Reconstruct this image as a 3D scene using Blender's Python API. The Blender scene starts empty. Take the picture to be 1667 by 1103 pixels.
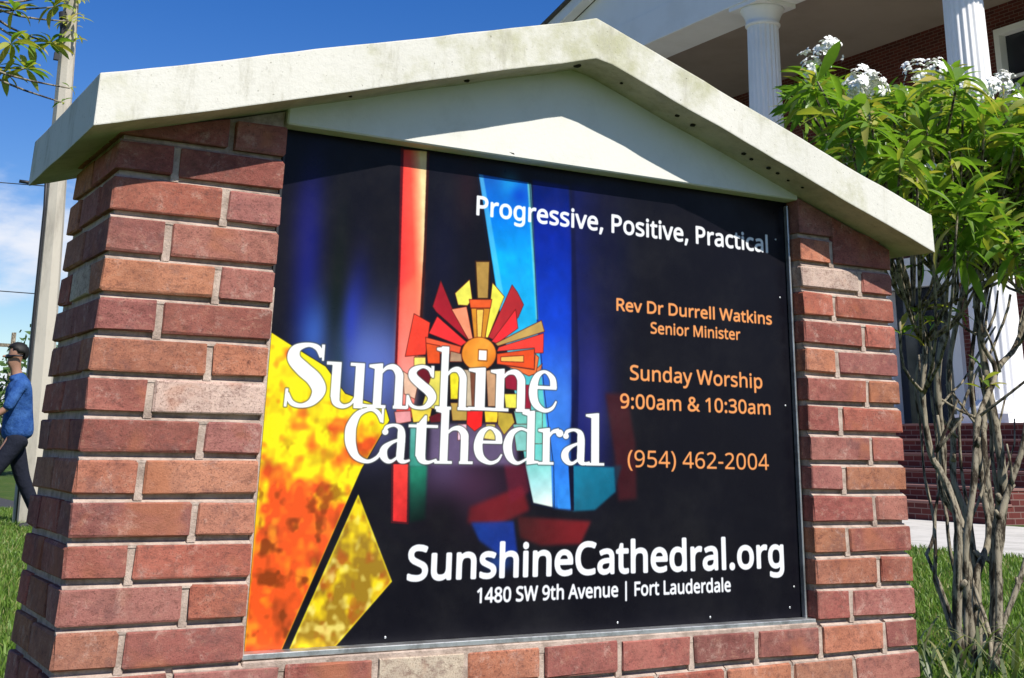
import bpy, bmesh, math, random
import numpy as np
from mathutils import Vector, Matrix, noise

scene = bpy.context.scene
COL = scene.collection
PI = math.pi
rad = math.radians

# ---------------------------------------------------------------- camera
cam = bpy.data.cameras.new('camera')
cam_o = bpy.data.objects.new('camera', cam)
COL.objects.link(cam_o)
YAW, PITCH, ROLL = 0.53066, 0.33027, 0.01973
_f = Vector((math.sin(YAW)*math.cos(PITCH), math.cos(YAW)*math.cos(PITCH), math.sin(PITCH)))
_r = Vector((math.cos(YAW), -math.sin(YAW), 0)); _u = _r.cross(_f)
_r2 = math.cos(ROLL)*_r+math.sin(ROLL)*_u; _u2 = -math.sin(ROLL)*_r+math.cos(ROLL)*_u
CAM = Vector((-0.46764, -2.28742, 0.9))
M = Matrix((_r2, _u2, -_f)).transposed().to_4x4(); M.translation = CAM
cam_o.matrix_world = M
cam.sensor_width = 36; cam.lens = 2025.416/1667*36
cam.shift_x = -(874.32-833.5)/1667; cam.shift_y = -(551.5-40.78)/1667
cam.clip_start = .05; cam.clip_end = 3000
scene.camera = cam_o

# ---------------------------------------------------------------- light
SUN_EL, SUN_AZ = rad(47), rad(13)              # azimuth measured from -Y towards +X
sd = Vector((math.sin(SUN_AZ)*math.cos(SUN_EL), -math.cos(SUN_AZ)*math.cos(SUN_EL), math.sin(SUN_EL)))
sun = bpy.data.lights.new('sun', 'SUN'); sun.energy = 5.0; sun.angle = rad(.55); sun.color = (1, .955, .88)
sun_o = bpy.data.objects.new('sun', sun); COL.objects.link(sun_o)
sun_o.rotation_euler = sd.to_track_quat('Z', 'Y').to_euler(); sun_o.location = (3, -8, 12)

w = bpy.data.worlds.new('World'); scene.world = w; w.use_nodes = True
nt = w.node_tree; N = nt.nodes; Lk = nt.links
bg = N['Background']; bg.inputs[1].default_value = .1
sky = N.new('ShaderNodeTexSky'); sky.sky_type = 'NISHITA'; sky.sun_disc = False
sky.sun_elevation = SUN_EL; sky.sun_rotation = PI-SUN_AZ
sky.air_density = 1.0; sky.dust_density = .25; sky.ozone_density = 2.5
hs = N.new('ShaderNodeHueSaturation'); hs.inputs['Saturation'].default_value = 1.42; hs.inputs['Hue'].default_value = .518
Lk.new(sky.outputs[0], hs.inputs['Color'])
tc = N.new('ShaderNodeTexCoord'); sp = N.new('ShaderNodeSeparateXYZ'); Lk.new(tc.outputs['Generated'], sp.inputs[0])
mp = N.new('ShaderNodeMapping'); mp.inputs['Scale'].default_value = (1, 1, 2.4); mp.inputs['Location'].default_value = (.9, .3, .1); Lk.new(tc.outputs['Generated'], mp.inputs[0])
nz = N.new('ShaderNodeTexNoise'); nz.inputs['Scale'].default_value = 4.2; nz.inputs['Detail'].default_value = 9; nz.inputs['Roughness'].default_value = .56
Lk.new(mp.outputs[0], nz.inputs['Vector'])
elev = N.new('ShaderNodeMapRange'); elev.inputs[1].default_value = .0; elev.inputs[2].default_value = .34
elev.inputs[3].default_value = .27; elev.inputs[4].default_value = -.22; Lk.new(sp.outputs[2], elev.inputs[0])
ad = N.new('ShaderNodeMath'); ad.operation = 'ADD'; Lk.new(nz.outputs[0], ad.inputs[0]); Lk.new(elev.outputs[0], ad.inputs[1])
cr = N.new('ShaderNodeMapRange'); cr.interpolation_type = 'SMOOTHSTEP'; cr.inputs[1].default_value = .55; cr.inputs[2].default_value = .72; Lk.new(ad.outputs[0], cr.inputs[0])
mx = N.new('ShaderNodeMix'); mx.data_type = 'RGBA'; Lk.new(cr.outputs[0], mx.inputs[0]); Lk.new(hs.outputs[0], mx.inputs[6])
mx.inputs[7].default_value = (7.0, 7.3, 8.0, 1); Lk.new(mx.outputs[2], bg.inputs[0])

scene.view_settings.view_transform = 'Standard'; scene.view_settings.look = 'None'
scene.view_settings.exposure = .3; scene.view_settings.gamma = 1; scene.view_settings.use_curve_mapping = False
scene.render.engine = 'CYCLES'
scene.cycles.max_bounces = 8; scene.cycles.transparent_max_bounces = 8

# ---------------------------------------------------------------- helpers
rng = random.Random(5)
def tag(o, label=None, cat=None, group=None, kind=None):
    if label: o['label'] = label
    if cat: o['category'] = cat
    if group: o['group'] = group
    if kind: o['kind'] = kind
    return o
def thing(name, label, cat, loc=(0, 0, 0), group=None):
    o = bpy.data.objects.new(name, None); COL.objects.link(o); o.location = loc; o.empty_display_size = .1
    return tag(o, label, cat, group)
def link(name, me, mat=None, parent=None, loc=None, kind=None):
    """me is a mesh in world coordinates unless the parent is placed; parents made by thing() sit at loc with no rotation"""
    if mat and not me.materials: me.materials.append(mat)
    o = bpy.data.objects.new(name, me); COL.objects.link(o)
    if loc is not None: o.location = loc
    if parent:
        o.parent = parent
        off = Vector((0, 0, 0)); q = parent
        while q: off += Vector(q.location); q = q.parent
        o.location = Vector(o.location)-off
    if kind: o['kind'] = kind
    return o
def mesh(name, V, F, smooth=False):
    me = bpy.data.meshes.new(name); me.from_pydata([tuple(v) for v in V], [], F); me.update()
    if smooth: me.polygons.foreach_set('use_smooth', [True]*len(me.polygons))
    return me
class MB:
    def __init__(s): s.v = []; s.f = []; s.sm = []
    def add(s, V, F, smooth=False):
        n = len(s.v); s.v += [tuple(v) for v in V]; s.f += [tuple(i+n for i in f) for f in F]; s.sm += [smooth]*len(F); return s
    def box(s, a, b):
        (x0, y0, z0), (x1, y1, z1) = a, b
        return s.add([(x0, y0, z0), (x1, y0, z0), (x1, y1, z0), (x0, y1, z0), (x0, y0, z1), (x1, y0, z1), (x1, y1, z1), (x0, y1, z1)],
                     [(0, 3, 2, 1), (4, 5, 6, 7), (0, 1, 5, 4), (1, 2, 6, 5), (2, 3, 7, 6), (3, 0, 4, 7)])
    def tube(s, pts, rs, n=8, cap=True, smooth=True):
        P = [Vector(p) for p in pts]; V = []; F = []
        d0 = (P[1]-P[0]).normalized(); ref = Vector((1, 0, 0)) if abs(d0.x) < .8 else Vector((0, 1, 0))
        for i, p in enumerate(P):
            d = (P[min(i+1, len(P)-1)]-P[max(i-1, 0)]).normalized()
            u = (ref-d*ref.dot(d)).normalized(); v = d.cross(u); ref = u
            for j in range(n):
                a = 2*PI*j/n; V.append(p+(u*math.cos(a)+v*math.sin(a))*rs[i])
        for i in range(len(P)-1):
            for j in range(n):
                a = i*n+j; b = i*n+(j+1) % n; F.append((a, b, b+n, a+n))
        if cap: F.append(tuple(range(n-1, -1, -1))); F.append(tuple(range(len(V)-n, len(V))))
        return s.add(V, F, smooth)
    def lathe(s, c, prof, n=24, smooth=True, flutes=0, depth=0):
        V = []; F = []
        for r, z in prof:
            for j in range(n):
                a = 2*PI*j/n; rr = r-(depth*(.5-.5*math.cos(a*flutes)) if flutes else 0)
                V.append((c[0]+rr*math.cos(a), c[1]+rr*math.sin(a), c[2]+z))
        for i in range(len(prof)-1):
            for j in range(n):
                a = i*n+j; b = i*n+(j+1) % n; F.append((a, b, b+n, a+n))
        F.append(tuple(range(n-1, -1, -1))); F.append(tuple(range(len(V)-n, len(V))))
        return s.add(V, F, smooth)
    def prism(s, poly, y0, y1, axis='y'):
        n = len(poly); V = []
        for t in (y0, y1):
            for a, b in poly: V.append((a, t, b) if axis == 'y' else (t, a, b))
        F = [tuple(range(n)), tuple(range(2*n-1, n-1, -1))]+[(i, i+n, (i+1) % n+n, (i+1) % n) for i in range(n)]
        return s.add(V, F)
    def mesh(s, name='m', bevel=0, seg=1):
        me = bpy.data.meshes.new(name); me.from_pydata(s.v, [], s.f); me.update()
        me.polygons.foreach_set('use_smooth', s.sm)
        bm = bmesh.new(); bm.from_mesh(me)
        bmesh.ops.recalc_face_normals(bm, faces=bm.faces)
        if bevel:
            es = [e for e in bm.edges if len(e.link_faces) == 2 and e.calc_face_angle(0) > .3]
            bmesh.ops.bevel(bm, geom=es, offset=bevel, segments=seg, affect='EDGES', profile=.6)
        bm.to_mesh(me); bm.free()
        return me
    def obj(s, name, mat, parent=None, bevel=0, seg=1, kind=None):
        return link(name, s.mesh(name, bevel, seg), mat, parent, kind=kind)

# ---------------------------------------------------------------- materials
def mat(name, col, rough=.8, spec=.3, metal=0):
    m = bpy.data.materials.new(name); m.use_nodes = True
    b = m.node_tree.nodes['Principled BSDF']
    b.inputs['Base Color'].default_value = (*col, 1); b.inputs['Roughness'].default_value = rough
    b.inputs['Specular IOR Level'].default_value = spec; b.inputs['Metallic'].default_value = metal
    return m
def nodes(m): return m.node_tree.nodes, m.node_tree.links, m.node_tree.nodes['Principled BSDF']
def noise_tex(m, scale, detail=6, rough=.6, coord='Object', vscale=None, dist=0, src=None):
    N, L, b = nodes(m)
    t = N.new('ShaderNodeTexNoise'); t.inputs['Scale'].default_value = scale; t.inputs['Detail'].default_value = detail
    t.inputs['Roughness'].default_value = rough; t.inputs['Distortion'].default_value = dist
    if src is None:
        tc = N.new('ShaderNodeTexCoord'); src = tc.outputs[coord]
    if vscale:
        mp = N.new('ShaderNodeMapping'); mp.inputs['Scale'].default_value = vscale; L.new(src, mp.inputs[0]); src = mp.outputs[0]
    L.new(src, t.inputs['Vector']); return t.outputs[0]
def ramp(m, src, lo, hi, a=0, b_=1, smooth=True):
    N, L, b = nodes(m); r = N.new('ShaderNodeMapRange'); r.interpolation_type = 'SMOOTHSTEP' if smooth else 'LINEAR'
    r.inputs[1].default_value = lo; r.inputs[2].default_value = hi; r.inputs[3].default_value = a; r.inputs[4].default_value = b_
    L.new(src, r.inputs[0]); return r.outputs[0]
def mixc(m, fac, a, b_, mode='MIX'):
    N, L, b = nodes(m); x = N.new('ShaderNodeMix'); x.data_type = 'RGBA'; x.blend_type = mode
    for v, i in ((fac, 0), (a, 6), (b_, 7)):
        if isinstance(v, (int, float)): x.inputs[i].default_value = v
        elif isinstance(v, tuple): x.inputs[i].default_value = (*v, 1)
        else: L.new(v, x.inputs[i])
    return x.outputs[2]
def bump(m, src, strength=.3, dist=.002):
    N, L, b = nodes(m); n = N.new('ShaderNodeBump'); n.inputs['Strength'].default_value = strength; n.inputs['Distance'].default_value = dist
    L.new(src, n.inputs['Height']); L.new(n.outputs[0], b.inputs['Normal'])
def base(m, src):
    N, L, b = nodes(m); L.new(src, b.inputs['Base Color'])

# bricks: colour of each comes from the object's own colour, wear from noise shifted per object
BRICK = mat('brick_clay', (.3, .1, .07), .9, .2)
N_, L_, b_ = nodes(BRICK)
oi = N_.new('ShaderNodeObjectInfo'); tcb = N_.new('ShaderNodeTexCoord'); va = N_.new('ShaderNodeVectorMath'); va.operation = 'MULTIPLY_ADD'
cmb = N_.new('ShaderNodeCombineXYZ'); L_.new(oi.outputs['Random'], cmb.inputs[0]); L_.new(oi.outputs['Random'], cmb.inputs[1]); L_.new(oi.outputs['Random'], cmb.inputs[2])
va.inputs[1].default_value = (37, 91, 53); L_.new(cmb.outputs[0], va.inputs[0]); L_.new(tcb.outputs['Object'], va.inputs[2])
bs = va.outputs[0]
n_big = noise_tex(BRICK, 14, 4, .6, src=bs); n_mid = noise_tex(BRICK, 75, 8, .8, src=bs, vscale=(.6, .6, 1)); n_fine = noise_tex(BRICK, 300, 4, .8, src=bs)
c0 = oi.outputs['Color']
c1 = mixc(BRICK, ramp(BRICK, n_big, .38, .68, 0, .55), c0, mixc(BRICK, .7, c0, (.38, .33, .36), 'MULTIPLY'))
c1 = mixc(BRICK, ramp(BRICK, n_mid, .52, .72, 0, .55), c1, (.50, .30, .20))
c1 = mixc(BRICK, ramp(BRICK, n_mid, .52, .32, 0, .75), c1, (.11, .04, .032))
c1 = mixc(BRICK, ramp(BRICK, noise_tex(BRICK, 22, 8, .8, src=bs, dist=.3), .52, .70, 0, .55), c1, (.60, .42, .34))
c1 = mixc(BRICK, ramp(BRICK, n_fine, .55, .62, 0, .7), c1, (.08, .03, .025))
c1 = mixc(BRICK, ramp(BRICK, noise_tex(BRICK, 9, 5, .6, src=bs), .3, .7, .0, .16), c1, (.48, .26, .19))
c1 = mixc(BRICK, ramp(BRICK, noise_tex(BRICK, 17, 5, .7, src=va.outputs[0]), .54, .66, 0, .45), c1, (.15, .07, .065))
c1 = mixc(BRICK, ramp(BRICK, noise_tex(BRICK, 7, 3, .6, src=va.outputs[0], dist=.5), .56, .70, 0, .5), c1, (.46, .165, .075))
base(BRICK, c1)
ab = N_.new('ShaderNodeMath'); ab.operation = 'ADD'; L_.new(n_mid, ab.inputs[0]); L_.new(n_fine, ab.inputs[1]); bump(BRICK, ab.outputs[0], .6, .0028)

MORTAR = mat('mortar', (.50, .40, .32), .95, .1)
base(MORTAR, mixc(MORTAR, ramp(MORTAR, noise_tex(MORTAR, 30, 8, .7), .35, .7), (.62, .49, .40), (.32, .24, .19)))
bump(MORTAR, noise_tex(MORTAR, 200, 5, .8), .9, .004)

WCON = mat('painted_concrete', (.75, .73, .66), .85, .2)
lich = noise_tex(WCON, 3.2, 9, .68); fine = noise_tex(WCON, 60, 6, .75); strk = noise_tex(WCON, 12, 8, .75, vscale=(1, 1, .22))
N_, L_, b_ = nodes(WCON); tw_ = N_.new('ShaderNodeTexCoord'); sw_ = N_.new('ShaderNodeSeparateXYZ'); L_.new(tw_.outputs['Object'], sw_.inputs[0])
dx_ = N_.new('ShaderNodeMath'); dx_.operation = 'SUBTRACT'; dx_.inputs[1].default_value = 1.0; L_.new(sw_.outputs[0], dx_.inputs[0])
ax_ = N_.new('ShaderNodeMath'); ax_.operation = 'ABSOLUTE'; L_.new(dx_.outputs[0], ax_.inputs[0])
pk_ = ramp(WCON, ax_.outputs[0], .05, .55, .16, 0); al_ = N_.new('ShaderNodeMath'); al_.operation = 'ADD'; L_.new(lich, al_.inputs[0]); L_.new(pk_, al_.inputs[1])
cc = mixc(WCON, ramp(WCON, al_.outputs[0], .53, .72, 0, .95), (.66, .64, .56), (.43, .42, .26))
cc = mixc(WCON, ramp(WCON, strk, .50, .68, 0, .7), cc, (.40, .38, .29))
cc = mixc(WCON, ramp(WCON, fine, .56, .74, 0, .45), cc, (.36, .34, .28))
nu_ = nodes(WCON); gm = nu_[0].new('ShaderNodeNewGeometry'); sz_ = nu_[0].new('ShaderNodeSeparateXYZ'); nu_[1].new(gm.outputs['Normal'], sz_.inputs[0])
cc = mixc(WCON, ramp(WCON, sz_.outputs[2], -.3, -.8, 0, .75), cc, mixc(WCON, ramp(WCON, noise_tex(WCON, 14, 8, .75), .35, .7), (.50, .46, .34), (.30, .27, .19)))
spk = noise_tex(WCON, 150, 3, .6); cc = mixc(WCON, ramp(WCON, spk, .66, .72, 0, .7), cc, (.16, .15, .10))
base(WCON, cc); bump(WCON, fine, .5, .003)
WPLAS = mat('white_stucco', (.78, .77, .73), .8, .25)
base(WPLAS, mixc(WPLAS, ramp(WPLAS, noise_tex(WPLAS, 6, 8, .7), .45, .75, 0, .5), (.70, .69, .62), (.52, .50, .42))); bump(WPLAS, noise_tex(WPLAS, 90, 5, .7), .3, .002)
MOULD = mat('mould_spot', (.03, .028, .02), .95, .1)
ALU = mat('aluminium', (.55, .56, .56), .42, .5, .85)
base(ALU, mixc(ALU, ramp(ALU, noise_tex(ALU, 25, 7, .7), .4, .7), (.62, .63, .62), (.30, .30, .29)))
DARKM = mat('dark_metal', (.03, .03, .032), .5, .4, .3)
CREAM = mat('church_paint', (.60, .59, .56), .6, .3)
base(CREAM, mixc(CREAM, ramp(CREAM, noise_tex(CREAM, 1.2, 6, .6), .4, .7, 0, .5), (.84, .83, .82), (.72, .70, .67)))
CEIL = mat('porch_ceiling', (.33, .26, .21), .8, .2)
base(CEIL, mixc(CEIL, ramp(CEIL, noise_tex(CEIL, .8, 5, .6), .4, .7, 0, .5), (.36, .29, .235), (.27, .215, .17)))
CWALL = mat('church_brick', (.2, .06, .05), .9, .2)
N_, L_, b_ = nodes(CWALL)
bt = N_.new('ShaderNodeTexBrick'); tcw = N_.new('ShaderNodeTexCoord'); mpw = N_.new('ShaderNodeMapping'); mpw.inputs['Rotation'].default_value = (0, 0, 0)
sx_ = N_.new('ShaderNodeSeparateXYZ'); L_.new(tcw.outputs['Object'], sx_.inputs[0]); cx_ = N_.new('ShaderNodeCombineXYZ')
adx = N_.new('ShaderNodeMath'); L_.new(sx_.outputs[0], adx.inputs[0]); L_.new(sx_.outputs[1], adx.inputs[1])
L_.new(adx.outputs[0], cx_.inputs[0]); L_.new(sx_.outputs[2], cx_.inputs[1]); L_.new(cx_.outputs[0], bt.inputs['Vector'])
bt.inputs['Scale'].default_value = 1; bt.inputs['Brick Width'].default_value = .213; bt.inputs['Row Height'].default_value = .0677; bt.inputs['Mortar Size'].default_value = .006
bt.inputs['Color1'].default_value = (.14, .035, .028, 1); bt.inputs['Color2'].default_value = (.085, .022, .02, 1); bt.inputs['Mortar'].default_value = (.2, .13, .11, 1)
base(CWALL, bt.outputs[0])
TREAD = mat('step_nosing', (.24, .13, .11), .9, .2)
GLASS = mat('window_glass', (.015, .02, .03), .06, .6)
PAVE = mat('pavement', (.52, .50, .46), .9, .2)
base(PAVE, mixc(PAVE, ramp(PAVE, noise_tex(PAVE, 3, 9, .7), .4, .7), (.60, .57, .51), (.44, .42, .37))); bump(PAVE, noise_tex(PAVE, 80, 5, .7), .3, .003)
ROOFM = mat('roof_shingle', (.10, .09, .085), .9, .2)
base(ROOFM, mixc(ROOFM, noise_tex(ROOFM, 8, 5, .7), (.14, .13, .12), (.06, .055, .05)))
POLEM = mat('pole_concrete', (.42, .39, .33), .9, .2)
base(POLEM, mixc(POLEM, ramp(POLEM, noise_tex(POLEM, 3, 8, .7, vscale=(1, 1, .25)), .4, .68), (.50, .46, .38), (.31, .28, .23))); bump(POLEM, noise_tex(POLEM, 40, 5, .7), .4, .006)
BARK = mat('bark', (.2, .17, .13), .95, .1)
base(BARK, mixc(BARK, ramp(BARK, noise_tex(BARK, 30, 7, .7, vscale=(1, 1, .3)),   .44, .58), (.30, .26, .19), (.045, .035, .025))); bump(BARK, noise_tex(BARK, 70, 5, .7, vscale=(1, 1, .3)), .6, .006)
def leafmat(name, a, b2, yel, trans=.35, rough=.42):
    m = mat(name, a, rough, .4); N, L, b = nodes(m)
    n = noise_tex(m, 9, 3, .6, coord='Object'); oi = N.new('ShaderNodeObjectInfo')
    g = N.new('ShaderNodeNewGeometry')
    c = mixc(m, ramp(m, g.outputs['Random Per Island'], 0, 1, 0, 1, False), a, b2)
    c = mixc(m, ramp(m, n, .45, .7, 0, .6), c, b2)
    rn = N.new('ShaderNodeMath'); rn.operation = 'ADD'; L.new(oi.outputs['Random'], rn.inputs[0]); L.new(g.outputs['Random Per Island'], rn.inputs[1])
    fr = N.new('ShaderNodeMath'); fr.operation = 'FRACT'; L.new(rn.outputs[0], fr.inputs[0])
    c = mixc(m, ramp(m, fr.outputs[0], .80, .95, 0, .85), c, yel)
    L.new(c, b.inputs['Base Color'])
    tr = N.new('ShaderNodeBsdfTranslucent'); L.new(mixc(m, 1., c, (1.5, 1.7, .6), 'MULTIPLY'), tr.inputs[0])
    ms = N.new('ShaderNodeMixShader'); ms.inputs[0].default_value = trans
    L.new(b.outputs[0], ms.inputs[1]); L.new(tr.outputs[0], ms.inputs[2]); L.new(ms.outputs[0], N['Material Output'].inputs[0])
    return m
LEAF = leafmat('shrub_leaf', (.10, .20, .025), (.20, .31, .05), (.42, .34, .09), .42, .34)
LEAFY = leafmat('tip_leaf', (.28, .34, .06), (.42, .40, .10), (.45, .36, .08))
GRASSM = leafmat('grass_blade', (.085, .17, .02), (.17, .27, .04), (.34, .31, .12), .3, .5)
HEDGE = leafmat('far_leaf', (.05, .10, .02), (.08, .14, .03), (.12, .15, .04), .2, .6)
PETAL = mat('petal', (.85, .85, .78), .6, .3)
SOIL = mat('lawn_soil', (.06, .09, .025), .95, .1)
base(SOIL, mixc(SOIL, ramp(SOIL, noise_tex(SOIL, 2.5, 9, .7), .4, .65), (.05, .10, .018), (.10, .13, .035))); bump(SOIL, noise_tex(SOIL, 50, 5, .7), .8, .03)
ASPH = mat('asphalt', (.05, .05, .052), .9, .2)
base(ASPH, mixc(ASPH, ramp(ASPH, noise_tex(ASPH, 60, 5, .7), .35, .7), (.045, .045, .048), (.075, .073, .07)))

# traced layout (metres)
STEMS= [[(4.359, 2.0, -0.076), (4.337, 2.0, -0.007), (4.298, 2.0, 0.202), (4.301, 2.0, 0.498), (4.307, 2.0, 0.67), (4.272, 2.0, 0.834), (4.231, 2.0, 0.932), (4.185, 2.0, 1.193), (4.195, 2.0, 1.417), (4.159, 2.0, 1.571)], [(4.593, 2.15, -0.115), (4.591, 2.15, -0.044), (4.503, 2.15, 0.186), (4.51, 2.15, 0.395), (4.516, 2.15, 0.631), (4.457, 2.15, 0.757), (4.464, 2.15, 0.943), (4.428, 2.15, 1.275), (4.514, 2.15, 1.587), (4.487, 2.15, 1.804), (4.428, 2.15, 2.047)], [(4.714, 2.3, -0.146), (4.723, 2.3, -0.016), (4.739, 2.3, 0.316), (4.733, 2.3, 0.622), (4.699, 2.3, 0.798), (4.722, 2.3, 1.01), (4.693, 2.3, 1.334), (4.799, 2.3, 1.672), (4.887, 2.3, 1.845), (4.953, 2.3, 2.157)], [(4.661, 2.25, -0.109), (4.671, 2.25, 0.334), (4.808, 2.25, 0.542), (4.843, 2.25, 0.754), (4.84, 2.25, 1.045), (4.809, 2.25, 1.344), (4.875, 2.25, 1.657)], [(4.54, 2.1, -0.104), (4.568, 2.1, -0.018), (4.675, 2.1, 0.195), (4.727, 2.1, 0.434), (4.769, 2.1, 0.651), (4.761, 2.1, 0.835), (4.758, 2.1, 1.023), (4.766, 2.1, 1.288), (4.764, 2.1, 1.494), (4.733, 2.1, 1.724), (4.82, 2.1, 2.017)], [(4.38, 1.95, -0.046), (4.499, 1.95, 0.219), (4.577, 1.95, 0.577), (4.679, 1.95, 0.797), (4.756, 1.95, 0.98), (4.829, 1.95, 1.216), (4.979, 1.95, 1.518), (4.994, 1.95, 1.889)], [(4.906, 2.4, -0.161), (5.021, 2.4, 0.174), (5.047, 2.4, 0.411), (5.009, 2.4, 0.582), (5.004, 2.4, 0.679), (5.034, 2.4, 1.051), (5.211, 2.4, 1.353), (5.387, 2.4, 1.505), (5.478, 2.4, 1.787), (5.439, 2.4, 2.119)], [(4.466, 2.05, -0.066), (4.448, 2.05, 0.235), (4.422, 2.05, 0.495), (4.498, 2.05, 0.815), (4.588, 2.05, 1.095), (4.787, 2.05, 1.32), (4.7, 2.05, 1.487), (4.779, 2.05, 1.818)], [(5.011, 2.5, -0.183), (5.207, 2.5, 0.156), (5.371, 2.5, 0.444), (5.564, 2.5, 0.873), (5.757, 2.5, 1.399), (5.793, 2.5, 1.919)]]
CROWN= [(3.526, 2.449), (3.559, 2.671), (3.755, 2.89), (3.953, 2.763), (4.371, 2.808), (4.662, 2.933), (4.945, 2.898), (5.261, 2.995), (5.558, 2.899), (5.568, 2.367), (5.276, 1.866), (4.753, 1.868), (4.536, 1.926), (4.384, 2.129)]
FLOWERS= [(3.699, 2.0, 2.84), (3.568, 1.95, 2.721), (3.624, 1.75, 2.571), (3.704, 1.7, 2.578), (3.812, 1.9, 2.67), (4.242, 1.9, 2.762), (4.472, 2.0, 2.854), (4.378, 1.7, 2.659), (4.629, 1.8, 2.751), (4.981, 2.0, 2.88), (3.874, 1.6, 2.157), (4.818, 1.8, 2.677)]
LEFTSPR= [(0.189, 3.6, 2.76), (0.282, 3.6, 2.629), (0.384, 3.6, 2.678), (0.283, 3.6, 2.511), (0.193, 3.6, 2.589), (0.326, 3.6, 2.839), (0.461, 3.6, 2.414), (0.455, 3.6, 2.804), (0.192, 3.6, 2.472), (0.351, 3.6, 2.798), (0.453, 3.6, 2.375), (0.002, 3.6, 2.613), (-0.082, 3.6, 2.203)]
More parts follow.
